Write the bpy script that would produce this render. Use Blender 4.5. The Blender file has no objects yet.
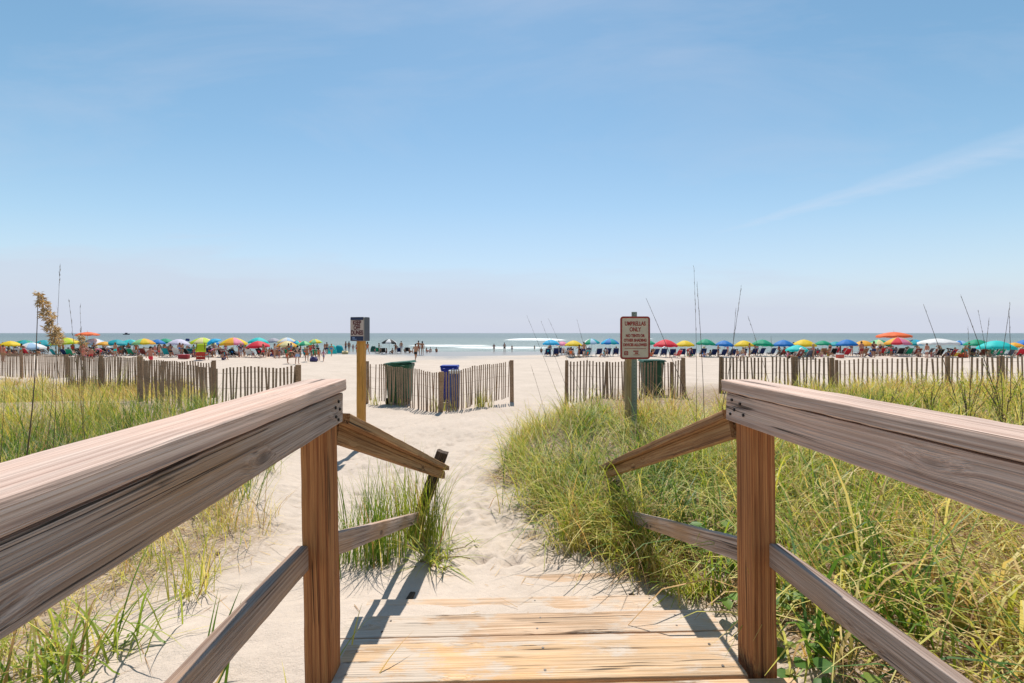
import bpy, bmesh, math, random
import numpy as np
from mathutils import Vector, Matrix, Euler

R = math.radians
C = bpy.context.scene.collection
scene = bpy.context.scene
F = 420.0            # focal length in pixels of the 1024 px wide frame
CZ = 3.8             # height of the camera above the datum (metres)
HORIZON = 333.0

# ------------------------------------------------------------------ camera
cam_d = bpy.data.cameras.new('camera')
cam = bpy.data.objects.new('camera', cam_d)
C.objects.link(cam)
cam.location = (0, 0, CZ)
cam.rotation_euler = (R(90), 0, 0)
cam_d.sensor_width = 36.0
cam_d.lens = 36.0 * F / 1024.0
cam_d.shift_y = -(341.5 - HORIZON) / 1024.0
cam_d.clip_start = 0.02
cam_d.clip_end = 60000
scene.camera = cam

# ------------------------------------------------------------------ light
SUN_EL, SUN_AZ = 60.0, -1.0          # sun ahead of the camera, over the sea (azimuth clockwise from +Y)
EXPOSURE = 0.54
scene.view_settings.view_transform = 'Standard'
scene.view_settings.look = 'None'
scene.view_settings.gamma = 1
scene.view_settings.use_curve_mapping = False
scene.view_settings.exposure = EXPOSURE
world = bpy.data.worlds.new('World')
scene.world = world
world.use_nodes = True
wt = world.node_tree
wn, wl = wt.nodes, wt.links
sky = wn.new('ShaderNodeTexSky')
sky.sky_type = 'NISHITA'
sky.sun_disc = False
sky.sun_elevation = R(SUN_EL)
sky.sun_rotation = R(SUN_AZ)
sky.air_density = 1.0
sky.dust_density = 0.15
sky.ozone_density = 1.0
SKY_STRENGTH = 0.094
sun_d = bpy.data.lights.new('sun', 'SUN')
sun_d.energy = 4.2
sun_d.angle = R(0.53)
sun_d.color = (1.0, 0.955, 0.88)
sun = bpy.data.objects.new('sun', sun_d)
C.objects.link(sun)
_sd = Vector((math.sin(R(SUN_AZ)) * math.cos(R(SUN_EL)), math.cos(R(SUN_AZ)) * math.cos(R(SUN_EL)), math.sin(R(SUN_EL))))
sun.rotation_euler = (-_sd).to_track_quat('-Z', 'Y').to_euler()
sun.location = _sd * 50

def N(nodes, kind, **kw):
    n = nodes.new(kind)
    for k, v in kw.items():
        setattr(n, k, v)
    return n

def math_node(nt, op, a, b=None, clamp=False):
    n = nt.nodes.new('ShaderNodeMath'); n.operation = op; n.use_clamp = clamp
    for i, v in enumerate((a, b)):
        if v is None: continue
        if isinstance(v, (int, float)): n.inputs[i].default_value = v
        else: nt.links.new(v, n.inputs[i])
    return n.outputs[0]

def ramp(nt, fac, stops, interp='LINEAR'):
    n = nt.nodes.new('ShaderNodeValToRGB')
    n.color_ramp.interpolation = interp
    el = n.color_ramp.elements
    while len(el) > 1: el.remove(el[-1])
    for i, (p, c) in enumerate(stops):
        e = el[0] if i == 0 else el.new(p)
        e.position = p
        e.color = tuple(c) + (1,) if len(c) == 3 else c
    nt.links.new(fac, n.inputs[0])
    return n.outputs[0]

def grey(v): return (v, v, v)

def mixc(nt, fac, a, b, blend='MIX'):
    n = nt.nodes.new('ShaderNodeMix'); n.data_type = 'RGBA'; n.blend_type = blend
    for sock, v in ((n.inputs[0], fac), (n.inputs[6], a), (n.inputs[7], b)):
        if isinstance(v, (int, float)): sock.default_value = v
        elif isinstance(v, (tuple, list)): sock.default_value = tuple(v) + (1,) if len(v) == 3 else v
        else: nt.links.new(v, sock)
    return n.outputs[2]

def mapping(nt, vec, scale=(1, 1, 1), loc=(0, 0, 0), rot=(0, 0, 0)):
    n = nt.nodes.new('ShaderNodeMapping')
    n.inputs['Scale'].default_value = scale
    n.inputs['Location'].default_value = loc
    n.inputs['Rotation'].default_value = rot
    nt.links.new(vec, n.inputs['Vector'])
    return n.outputs[0]

def noise(nt, vec, scale=1.0, detail=4, rough=0.55, dist=0.0):
    n = nt.nodes.new('ShaderNodeTexNoise')
    n.inputs['Scale'].default_value = scale
    n.inputs['Detail'].default_value = detail
    n.inputs['Roughness'].default_value = rough
    n.inputs['Distortion'].default_value = dist
    if vec is not None: nt.links.new(vec, n.inputs['Vector'])
    return n.outputs[0]

# sky: Nishita, a low bank of thin cirrus over the sea and one streak of cirrus to the right
tcw = wn.new('ShaderNodeTexCoord')
hs = wn.new('ShaderNodeHueSaturation')
hs.inputs['Saturation'].default_value = 1.06
hs.inputs['Hue'].default_value = 0.482
hs.inputs['Value'].default_value = 1.0
wl.new(sky.outputs[0], hs.inputs['Color'])
sep = wn.new('ShaderNodeSeparateXYZ'); wl.new(tcw.outputs['Generated'], sep.inputs[0])
dx, dy, dz = sep.outputs
dyc = math_node(wt, 'MAXIMUM', dy, 0.05)
su = math_node(wt, 'DIVIDE', dx, dyc)              # slopes of the direction: east-west and up, over the sea
sv = math_node(wt, 'DIVIDE', dz, dyc)
comb = wn.new('ShaderNodeCombineXYZ'); wl.new(su, comb.inputs[0]); wl.new(sv, comb.inputs[1])
cl_n = noise(wt, mapping(wt, comb.outputs[0], (1.1, 7.0, 1), (3.1, 1.7, 0), (0, 0, R(-4))), 1.6, 7, 0.6, 0.3)
bank_edge = math_node(wt, 'ADD', math_node(wt, 'MULTIPLY', su, -0.05), 0.13)
bank = math_node(wt, 'SUBTRACT', bank_edge, sv)
bank = math_node(wt, 'ADD', bank, math_node(wt, 'MULTIPLY', math_node(wt, 'SUBTRACT', cl_n, 0.5), 0.34))
wisp = ramp(wt, math_node(wt, 'MULTIPLY', math_node(wt, 'ADD', bank, 0.06), 4.5), [(0.0, grey(0)), (0.30, grey(0.30)), (0.6, grey(0.58)), (1.0, grey(0.7))], 'EASE')
low = ramp(wt, sv, [(0.0, grey(0.9)), (0.06, grey(0.84)), (0.16, grey(0.50)), (0.30, grey(0.20)), (0.48, grey(0.05)), (0.75, grey(0.0))])
bank = math_node(wt, 'SUBTRACT', 1.0, math_node(wt, 'MULTIPLY', math_node(wt, 'SUBTRACT', 1.0, wisp), math_node(wt, 'SUBTRACT', 1.0, low)))
# streak: from (0.58, 0.27) up to (1.22, 0.47)
ln = math_node(wt, 'SUBTRACT', sv, math_node(wt, 'ADD', math_node(wt, 'MULTIPLY', su, 0.30), 0.09))
st_n = noise(wt, mapping(wt, comb.outputs[0], (2.2, 16.0, 1), (0, 0, 0), (0, 0, R(-17))), 2.0, 8, 0.65, 0.4)
wid = math_node(wt, 'MAXIMUM', math_node(wt, 'MULTIPLY', math_node(wt, 'SUBTRACT', su, 0.42), 0.065), 0.0005)
stv = math_node(wt, 'DIVIDE', math_node(wt, 'ABSOLUTE', math_node(wt, 'ADD', ln, math_node(wt, 'MULTIPLY', math_node(wt, 'SUBTRACT', st_n, 0.5), 0.03))), wid)
streak = ramp(wt, stv, [(0.0, grey(1)), (0.45, grey(0.6)), (1.0, grey(0))], 'EASE')
fade = ramp(wt, su, [(0.46, grey(0)), (0.64, grey(1))])
streak = math_node(wt, 'MULTIPLY', math_node(wt, 'MULTIPLY', streak, fade), math_node(wt, 'MULTIPLY', st_n, 0.55))
veil_n = noise(wt, mapping(wt, comb.outputs[0], (0.8, 2.6, 1), (7, 2, 0), (0, 0, R(-14))), 1.5, 6, 0.6, 0.5)
veil = ramp(wt, veil_n, [(0.42, grey(0)), (0.75, grey(0.30))])
cm = math_node(wt, 'MAXIMUM', bank, veil)
front = ramp(wt, dy, [(0.05, grey(0)), (0.3, grey(1))])
cm = math_node(wt, 'MULTIPLY', cm, front)
CLOUD = (4.5, 4.85, 5.8)
skyc = mixc(wt, cm, hs.outputs[0], CLOUD)
skyc = mixc(wt, math_node(wt, 'MULTIPLY', streak, front), skyc, (5.0, 5.6, 6.6))
wl.new(skyc, wn['Background'].inputs[0])
wn['Background'].inputs[1].default_value = SKY_STRENGTH

# ------------------------------------------------------------------ helpers: measuring and placing
def xat(px, Y): return (px - 512.0) / F * Y
def zat(py, Y): return CZ - (py - HORIZON) / F * Y
def P(px, py, Y): return Vector((xat(px, Y), Y, zat(py, Y)))

_rs = np.random.RandomState(11)
def sstep(a, b, x):
    t = np.clip((x - a) / (b - a), 0, 1)
    return t * t * (3 - 2 * t)

_GN = np.random.RandomState(5).rand(64, 64)
def vnoise(x, y):
    x = np.asarray(x, float); y = np.asarray(y, float)
    xi = np.floor(x).astype(int); yi = np.floor(y).astype(int)
    fx = x - xi; fy = y - yi
    fx = fx * fx * (3 - 2 * fx); fy = fy * fy * (3 - 2 * fy)
    g = lambda i, j: _GN[i % 64, j % 64]
    return (g(xi, yi) * (1 - fx) + g(xi + 1, yi) * fx) * (1 - fy) + (g(xi, yi + 1) * (1 - fx) + g(xi + 1, yi + 1) * fx) * fy - 0.5

PATH = ([-40, 0, 1.5, 1.78, 2.10, 2.2, 2.46, 2.62, 2.95, 3.3, 4, 6, 8.4, 12, 16.4, 37, 55, 70, 82, 110, 300, 12000],
        [-1.6, -1.45, -1.415, -1.402, -1.425, -1.51, -1.572, -1.66, -1.698, -1.78, -1.95, -2.13, -2.23, -2.27, -2.42, -2.76, -3.02, -3.3, -3.62, -4.3, -7, -60])
LEFT = ([-40, 0, 2, 3, 5, 8.5, 14, 22, 37, 55, 70, 82, 110, 300, 12000],
        [-1.5, -1.45, -1.52, -1.62, -1.70, -1.80, -1.98, -2.25, -2.76, -3.02, -3.3, -3.62, -4.3, -7, -60])
RIGHT = ([-40, 0, 2, 4, 6.4, 9, 12, 16, 22, 37, 55, 70, 82, 110, 300, 12000],
         [-1.5, -1.42, -1.46, -1.62, -1.72, -1.72, -1.90, -2.15, -2.36, -2.76, -3.02, -3.3, -3.62, -4.3, -7, -60])
XL = ([0, 3, 5, 8.5, 12, 20], [-1.15, -1.3, -2.3, -4.6, -6.0, -9])
XR = ([0, 1.7, 2.5, 3, 4, 5, 6.4, 7.5, 9, 12, 16, 20], [1.32, 1.30, 0.95, 0.78, 0.5, 0.15, -0.25, -0.15, 0.3, 1.3, 3.0, 5])

def ground(x, y):
    x = np.asarray(x, float); y = np.asarray(y, float)
    p = np.interp(y, *PATH); l = np.interp(y, *LEFT); r = np.interp(y, *RIGHT)
    xl = np.interp(y, *XL); xr = np.interp(y, *XR)
    wl_ = sstep(0.25, -1.1, x - xl); wr_ = sstep(-0.15, 1.1, x - xr)
    z = p * (1 - wl_) * (1 - wr_) + l * wl_ * (1 - wr_) + r * wr_
    z = z + 0.30 * sstep(4.0, 8.0, x) * sstep(4.0, 7.5, y) * sstep(22, 12, y)
    z = z + 0.22 * sstep(-4.0, -7.0, x) * sstep(4.0, 7, y) * sstep(12.5, 8.5, y)
    off = np.maximum(wl_, wr_)
    z = z + (0.05 + 0.16 * off * sstep(3, 6, y)) * vnoise(x * 0.55 + 3, y * 0.55 + 9) * sstep(2.2, 4.5, y) * sstep(70, 50, y)
    z = z + (0.03 + 0.03 * sstep(2.5, 4, y)) * vnoise(x * 1.9, y * 1.9) * sstep(75, 40, y) * (0.45 + 0.55 * sstep(2.6, 3.6, y))
    z = z + 0.014 * vnoise(x * 6.3 + 7, y * 6.3) * sstep(40, 14, y)
    return z + CZ

def gz(x, y): return float(ground(x, y))

def on_ground(px, py):
    """where the line of sight through a pixel meets the terrain"""
    lo = 1.2
    prev = lo
    for Y in np.geomspace(1.2, 400, 900):
        if zat(py, Y) <= gz(xat(px, Y), Y):
            return xat(px, Y), Y
        prev = Y
    return xat(px, 100), 100.0

# ------------------------------------------------------------------ helpers: objects
def tag(o, label=None, cat=None, group=None, kind=None):
    if label: o['label'] = label
    if cat: o['category'] = cat
    if group: o['group'] = group
    if kind: o['kind'] = kind
    return o

def link(name, me, parent=None, mats=None, loc=None, rot=None):
    o = bpy.data.objects.new(name, me)
    C.objects.link(o)
    if mats is not None:
        me.materials.clear()
        for m in (mats if isinstance(mats, (list, tuple)) else [mats]): me.materials.append(m)
    if loc is not None: o.location = loc
    if rot is not None: o.rotation_euler = rot
    if parent is not None: o.parent = parent
    return o

def thing(name, label, cat, loc=(0, 0, 0), rotz=0.0, group=None):
    o = bpy.data.objects.new(name, None)
    o.empty_display_size = 0.1
    C.objects.link(o)
    o.location = loc
    o.rotation_euler = (0, 0, rotz)
    return tag(o, label, cat, group)

def dup(root, loc, rotz, label=None, scale=None, rot=None):
    r = root.copy(); C.objects.link(r)
    r.location = loc
    r.rotation_euler = rot if rot else (0, 0, rotz)
    if scale: r.scale = (scale,) * 3 if isinstance(scale, (int, float)) else scale
    if label: r['label'] = label
    for ch in list(root.children):
        c = ch.copy(); C.objects.link(c); c.parent = r
        for g in ch.children:
            d = g.copy(); C.objects.link(d); d.parent = c
    return r

def mesh_from(name, verts, faces, smooth=False):
    me = bpy.data.meshes.new(name)
    me.from_pydata([tuple(v) for v in verts], [], faces)
    if smooth: me.polygons.foreach_set('use_smooth', [True] * len(me.polygons))
    me.update()
    return me

class MB:
    """collects boxes, bars, tubes and lathes into one mesh"""
    def __init__(s): s.v = []; s.f = []; s.m = []
    def add(s, verts, faces, mi=0):
        b = len(s.v); s.v += [tuple(v) for v in verts]
        s.f += [tuple(b + i for i in f) for f in faces]; s.m += [mi] * len(faces)
    def box(s, c, d, rot=None, mi=0, top=1.0):
        h = Vector(d) / 2; vs = []
        for z in (-1, 1):
            k = top if z > 0 else 1.0
            for x, y in ((-1, -1), (1, -1), (1, 1), (-1, 1)):
                v = Vector((x * h.x * k, y * h.y * k, z * h.z))
                if rot is not None: v = rot @ v
                vs.append(v + Vector(c))
        s.add(vs, [(3, 2, 1, 0), (4, 5, 6, 7), (0, 1, 5, 4), (1, 2, 6, 5), (2, 3, 7, 6), (3, 0, 4, 7)], mi)
    def bar(s, a, b, w, t, mi=0, up=(0, 0, 1)):
        a = Vector(a); b = Vector(b); d = b - a
        x = d.normalized(); y = Vector(up).cross(x)
        if y.length < 1e-4: y = Vector((1, 0, 0)).cross(x)
        y.normalize(); z = x.cross(y)
        s.box((a + b) / 2, (d.length, w, t), Matrix((x, y, z)).transposed(), mi)
    def tube(s, pts, rad, n=8, mi=0, cap=True):
        pts = [Vector(p) for p in pts]
        rads = rad if isinstance(rad, (list, tuple)) else [rad] * len(pts)
        vs = []; fs = []
        for i, p in enumerate(pts):
            d = (pts[min(i + 1, len(pts) - 1)] - pts[max(i - 1, 0)]).normalized()
            a = d.cross(Vector((0, 1, 0)) if abs(d.y) < 0.9 else Vector((1, 0, 0))).normalized(); b = d.cross(a)
            for k in range(n):
                t = 2 * math.pi * k / n
                vs.append(p + (a * math.cos(t) + b * math.sin(t)) * rads[i])
        for i in range(len(pts) - 1):
            for k in range(n):
                k2 = (k + 1) % n
                fs.append((i * n + k, i * n + k2, (i + 1) * n + k2, (i + 1) * n + k))
        if cap:
            fs.append(tuple(range(n))); fs.append(tuple((len(pts) - 1) * n + k for k in reversed(range(n))))
        s.add(vs, fs, mi)
    def build(s, name, mats, parent=None, smooth=False, loc=None, rot=None):
        me = mesh_from(name, s.v, s.f, smooth)
        o = link(name, me, parent, mats, loc, rot)
        me.polygons.foreach_set('material_index', s.m)
        return o

# ------------------------------------------------------------------ materials
def new_mat(name):
    m = bpy.data.materials.new(name); m.use_nodes = True
    nt = m.node_tree
    return m, nt, nt.nodes['Principled BSDF']

def coords(nt, kind='Object'):
    return nt.nodes.new('ShaderNodeTexCoord').outputs[kind]

def bump(nt, bsdf, height, strength=0.5, dist=0.01):
    n = nt.nodes.new('ShaderNodeBump')
    n.inputs['Strength'].default_value = strength
    n.inputs['Distance'].default_value = dist
    nt.links.new(height, n.inputs['Height'])
    nt.links.new(n.outputs[0], bsdf.inputs['Normal'])

def wood(name, pale, mid, dark, crack=0.5, ridged=0.55, dusting=0.0, rough=0.85, stain=None, seed=0.0):
    """weathered timber, grain along the board's own X axis"""
    m, nt, b = new_mat(name)
    info = nt.nodes.new('ShaderNodeObjectInfo')
    vm = nt.nodes.new('ShaderNodeVectorMath'); vm.operation = 'SCALE'
    vm.inputs[0].default_value = (31.7, 17.3, 23.9); nt.links.new(info.outputs['Random'], vm.inputs['Scale'])
    va = nt.nodes.new('ShaderNodeVectorMath'); va.operation = 'ADD'
    nt.links.new(coords(nt), va.inputs[0]); nt.links.new(vm.outputs[0], va.inputs[1])
    co = mapping(nt, va.outputs[0], (1, 1, 1), (seed, seed * 0.7, 0))
    # slow wander of the grain
    wn_ = nt.nodes.new('ShaderNodeTexNoise'); wn_.inputs['Scale'].default_value = 1.0; wn_.inputs['Detail'].default_value = 2
    nt.links.new(mapping(nt, co, (1.3, 5, 5)), wn_.inputs['Vector'])
    vs = nt.nodes.new('ShaderNodeVectorMath'); vs.operation = 'MULTIPLY'
    nt.links.new(wn_.outputs['Color'], vs.inputs[0]); vs.inputs[1].default_value = (0, 0.012, 0.012)
    vadd = nt.nodes.new('ShaderNodeVectorMath'); vadd.operation = 'ADD'
    nt.links.new(co, vadd.inputs[0]); nt.links.new(vs.outputs[0], vadd.inputs[1])
    # knots pull the grain round them
    vor = nt.nodes.new('ShaderNodeTexVoronoi'); vor.inputs['Scale'].default_value = 1.0
    nt.links.new(mapping(nt, co, (3.6, 10, 0.9)), vor.inputs['Vector'])
    kd = vor.outputs['Distance']
    keep = math_node(nt, 'GREATER_THAN', nt.nodes.new('ShaderNodeSeparateColor').outputs[0], 0.70)
    sepc = keep.node.inputs[0].links[0].from_node
    nt.links.new(vor.outputs['Color'], sepc.inputs[0])
    pull = math_node(nt, 'MULTIPLY', math_node(nt, 'POWER', math_node(nt, 'SUBTRACT', 1.0, math_node(nt, 'MINIMUM', math_node(nt, 'MULTIPLY', kd, 2.4), 1.0)), 2.0), keep)
    cmb = nt.nodes.new('ShaderNodeCombineXYZ')
    nt.links.new(math_node(nt, 'MULTIPLY', pull, 0.035), cmb.inputs[1]); nt.links.new(math_node(nt, 'MULTIPLY', pull, 0.03), cmb.inputs[2])
    v2 = nt.nodes.new('ShaderNodeVectorMath'); v2.operation = 'ADD'
    nt.links.new(vadd.outputs[0], v2.inputs[0]); nt.links.new(cmb.outputs[0], v2.inputs[1])
    gco = v2.outputs[0]
    g1 = noise(nt, mapping(nt, gco, (0.55, 80, 80)), 1.0, 6, 0.72)
    g2 = noise(nt, mapping(nt, gco, (3, 300, 300)), 1.0, 3, 0.6)
    big = noise(nt, mapping(nt, co, (1.6, 4, 4)), 1.0, 4, 0.6)
    cr = noise(nt, mapping(nt, gco, (0.40, 36, 36), (9, 3, 1)), 1.0, 3, 0.5)
    crk = math_node(nt, 'ABSOLUTE', math_node(nt, 'SUBTRACT', cr, 0.5))
    gate = noise(nt, mapping(nt, co, (1.7, 15, 15), (4, 8, 2)), 1.0, 2, 0.5)
    crk = math_node(nt, 'ADD', crk, math_node(nt, 'MULTIPLY', math_node(nt, 'SUBTRACT', 0.70 - 0.2 * crack, math_node(nt, 'MINIMUM', gate, 0.70 - 0.2 * crack)), 0.5))
    crm = ramp(nt, crk, [(0.0, grey(0.10)), (0.010, grey(0.35)), (0.024, grey(1))])
    col = ramp(nt, g1, [(0.36, dark), (0.45, mid), (0.58, pale)])
    ridge = math_node(nt, 'ABSOLUTE', math_node(nt, 'SUBTRACT', noise(nt, mapping(nt, gco, (0.45, 95, 95), (2, 5, 7)), 1.0, 2, 0.5), 0.5))
    ridge = ramp(nt, ridge, [(0.0, grey(1)), (0.018, grey(0.55)), (0.05, grey(0))])
    col = mixc(nt, math_node(nt, 'MULTIPLY', ridge, ridged), col, tuple(min(1, c * 1.22) for c in pale))
    fine = ramp(nt, g2, [(0.28, grey(0.62)), (0.55, grey(1.0)), (0.75, grey(1.25))])
    col = mixc(nt, 0.8, col, fine, 'MULTIPLY')
    if stain is not None:
        col = mixc(nt, ramp(nt, big, [(0.42, grey(0)), (0.66, grey(0.85))]), col, mixc(nt, 0.75, stain, fine, 'MULTIPLY'))
    blot = ramp(nt, big, [(0.3, grey(0.74)), (0.6, grey(1.08))])
    col = mixc(nt, 0.8, col, blot, 'MULTIPLY')
    knot = math_node(nt, 'MULTIPLY', ramp(nt, kd, [(0.0, grey(1)), (0.10, grey(0.85)), (0.17, grey(0))]), keep)
    col = mixc(nt, math_node(nt, 'MULTIPLY', knot, 0.8), col, tuple(c * 0.45 for c in dark))
    col = mixc(nt, 1.0, col, ramp(nt, info.outputs['Random'], [(0.0, (0.80, 0.79, 0.78)), (0.5, (0.98, 0.97, 0.96)), (1.0, (1.12, 1.10, 1.06))]), 'MULTIPLY')
    col = mixc(nt, 1.0, col, crm, 'MULTIPLY')
    h = math_node(nt, 'ADD', math_node(nt, 'MULTIPLY', g1, 0.5), math_node(nt, 'MULTIPLY', g2, 0.3))
    h = math_node(nt, 'ADD', h, math_node(nt, 'MULTIPLY', crm, 0.7))
    h = math_node(nt, 'ADD', h, math_node(nt, 'MULTIPLY', ridge, 0.35))
    if dusting > 0:
        geo = nt.nodes.new('ShaderNodeNewGeometry')
        dn = noise(nt, mapping(nt, geo.outputs['Position'], (2.6, 5.5, 4)), 1.0, 8, 0.68)
        dn = math_node(nt, 'ADD', dn, math_node(nt, 'MULTIPLY', math_node(nt, 'SUBTRACT', g2, 0.5), 0.25))
        sp = nt.nodes.new('ShaderNodeSeparateXYZ'); nt.links.new(geo.outputs['Normal'], sp.inputs[0])
        upm = ramp(nt, sp.outputs[2], [(0.5, grey(0)), (0.9, grey(1))])
        dm = ramp(nt, dn, [(0.62 - dusting * 0.3, grey(0)), (0.70 - dusting * 0.3, grey(0.9))])
        dm = math_node(nt, 'MULTIPLY', dm, upm)
        col = mixc(nt, dm, col, (0.52, 0.435, 0.355))
    nt.links.new(col, b.inputs['Base Color'])
    b.inputs['Roughness'].default_value = rough
    b.inputs['Specular IOR Level'].default_value = 0.25
    bump(nt, b, h, 0.75, 0.006)
    return m

M = {}
M['rail_wood'] = wood('rail_wood', (0.66, 0.51, 0.44), (0.49, 0.345, 0.285), (0.34, 0.225, 0.185), 0.3, 0.35, stain=(0.55, 0.36, 0.28), seed=1.3)
M['grey_wood'] = wood('grey_wood', (0.60, 0.475, 0.41), (0.37, 0.26, 0.205), (0.17, 0.112, 0.09), 0.55, 0.6, stain=(0.42, 0.25, 0.14), seed=5.1)
M['post_wood'] = wood('post_wood', (0.50, 0.225, 0.085), (0.30, 0.105, 0.038), (0.10, 0.033, 0.014), 0.6, 0.3, seed=2.2)
M['slope_wood'] = wood('slope_wood', (0.45, 0.27, 0.13), (0.30, 0.14, 0.055), (0.12, 0.055, 0.028), 0.3, seed=3.7)
M['step_wood'] = wood('step_wood', (0.64, 0.46, 0.32), (0.51, 0.335, 0.21), (0.41, 0.265, 0.17), 0.5, 0.15, dusting=0.46, stain=(0.52, 0.39, 0.29), seed=8.4)
M['deck_wood'] = wood('deck_wood', (0.68, 0.50, 0.335), (0.57, 0.375, 0.22), (0.46, 0.29, 0.165), 0.5, 0.15, dusting=0.34, stain=(0.62, 0.37, 0.18), seed=6.4)
M['rot_wood'] = wood('rot_wood', (0.13, 0.09, 0.065), (0.07, 0.045, 0.03), (0.02, 0.014, 0.012), 0.9, seed=4.9)
M['picket_wood'] = wood('picket_wood', (0.42, 0.29, 0.20), (0.31, 0.20, 0.13), (0.17, 0.105, 0.065), 0.1, seed=7.7)
M['fence_post_wood'] = wood('fence_post_wood', (0.42, 0.28, 0.18), (0.30, 0.185, 0.11), (0.16, 0.095, 0.058), 0.3, 0.2, seed=9.1)
M['timber_wood'] = wood('timber_wood', (0.48, 0.34, 0.185), (0.36, 0.24, 0.115), (0.22, 0.135, 0.06), 0.2, 0.2, seed=2.9)
M['yellow_post_wood'] = wood('yellow_post_wood', (0.62, 0.32, 0.085), (0.48, 0.22, 0.05), (0.28, 0.115, 0.025), 0.3, 0.2, seed=3.2)

def sand_material():
    m, nt, b = new_mat('sand')
    geo = nt.nodes.new('ShaderNodeNewGeometry'); pos = geo.outputs['Position']
    n1 = noise(nt, pos, 0.6, 6, 0.6); n2 = noise(nt, pos, 9, 5, 0.6); n3 = noise(nt, pos, 260, 2, 0.5)
    col = ramp(nt, n1, [(0.3, (0.445, 0.365, 0.298)), (0.7, (0.515, 0.425, 0.352))])
    col = mixc(nt, 0.5, col, ramp(nt, n2, [(0.3, grey(0.84)), (0.65, grey(1.06))]), 'MULTIPLY')
    col = mixc(nt, 0.6, col, ramp(nt, n3, [(0.3, grey(0.72)), (0.5, grey(1)), (0.72, grey(1.12))]), 'MULTIPLY')
    # straw litter and dead leaves under the grass
    at = nt.nodes.new('ShaderNodeAttribute'); at.attribute_name = 'thatch'
    ln = noise(nt, mapping(nt, pos, (1, 1, 1)), 22, 6, 0.72, 1.2)
    th = math_node(nt, 'MULTIPLY', ramp(nt, ln, [(0.36, grey(0)), (0.52, grey(1))]), at.outputs['Fac'])
    lc = ramp(nt, noise(nt, pos, 55, 4, 0.7), [(0.32, (0.085, 0.045, 0.026)), (0.5, (0.17, 0.10, 0.045)), (0.7, (0.33, 0.23, 0.11))])
    col = mixc(nt, th, col, lc)
    # wet sand towards the water
    sp = nt.nodes.new('ShaderNodeSeparateXYZ'); nt.links.new(pos, sp.inputs[0])
    wn1 = noise(nt, mapping(nt, pos, (0.03, 0.10, 1)), 1.0, 5, 0.6)
    wy = math_node(nt, 'ADD', sp.outputs[1], math_node(nt, 'MULTIPLY', math_node(nt, 'SUBTRACT', wn1, 0.5), 40))
    xs = math_node(nt, 'ABSOLUTE', math_node(nt, 'ADD', sp.outputs[0], 7.0))
    wy = math_node(nt, 'SUBTRACT', wy, math_node(nt, 'MINIMUM', math_node(nt, 'MULTIPLY', xs, 0.7), 14))
    wet = ramp(nt, math_node(nt, 'DIVIDE', wy, 100), [(0.43, grey(0)), (0.54, grey(0.95))])
    col = mixc(nt, wet, col, (0.21, 0.19, 0.17))
    nt.links.new(col, b.inputs['Base Color'])
    rg = nt.nodes.new('ShaderNodeMapRange'); nt.links.new(wet, rg.inputs[0])
    rg.inputs['To Min'].default_value = 0.95; rg.inputs['To Max'].default_value = 0.28
    nt.links.new(rg.outputs[0], b.inputs['Roughness'])
    b.inputs['Specular IOR Level'].default_value = 0.3
    hb = math_node(nt, 'ADD', math_node(nt, 'MULTIPLY', noise(nt, pos, 14, 5, 0.6), 1.0), math_node(nt, 'MULTIPLY', noise(nt, pos, 120, 2, 0.5), 0.18))
    hb = math_node(nt, 'MULTIPLY', hb, math_node(nt, 'SUBTRACT', 1.0, wet))
    bump(nt, b, hb, 0.6, 0.03)
    return m
M['sand'] = sand_material()

def water_material():
    m, nt, b = new_mat('sea_water')
    geo = nt.nodes.new('ShaderNodeNewGeometry'); pos = geo.outputs['Position']
    at = nt.nodes.new('ShaderNodeAttribute'); at.attribute_name = 'foam'
    n = noise(nt, mapping(nt, pos, (0.07, 0.42, 1)), 1.0, 8, 0.75)
    fm = math_node(nt, 'ADD', at.outputs['Fac'], math_node(nt, 'MULTIPLY', math_node(nt, 'SUBTRACT', n, 0.5), 1.7))
    fm = ramp(nt, fm, [(0.40, grey(0)), (0.75, grey(1))])
    big = noise(nt, mapping(nt, pos, (0.004, 0.02, 1)), 1.0, 4, 0.6)
    col = ramp(nt, big, [(0.35, (0.085, 0.108, 0.102)), (0.65, (0.115, 0.136, 0.122))])
    sp = nt.nodes.new('ShaderNodeSeparateXYZ'); nt.links.new(pos, sp.inputs[0])
    shal = ramp(nt, math_node(nt, 'DIVIDE', sp.outputs[1], 1000), [(0.08, grey(1)), (0.4, grey(0))])
    col = mixc(nt, shal, col, (0.16, 0.19, 0.16))
    col = mixc(nt, fm, col, (0.82, 0.84, 0.84))
    nt.links.new(col, b.inputs['Base Color'])
    rg = nt.nodes.new('ShaderNodeMapRange'); nt.links.new(fm, rg.inputs[0])
    rg.inputs['To Min'].default_value = 0.3; rg.inputs['To Max'].default_value = 0.9
    nt.links.new(rg.outputs[0], b.inputs['Roughness'])
    b.inputs['Specular IOR Level'].default_value = 0.22
    w = noise(nt, mapping(nt, pos, (0.5, 1.4, 1)), 1.0, 5, 0.6)
    bump(nt, b, w, 1.0, 0.35)
    return m
M['water'] = water_material()

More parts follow.
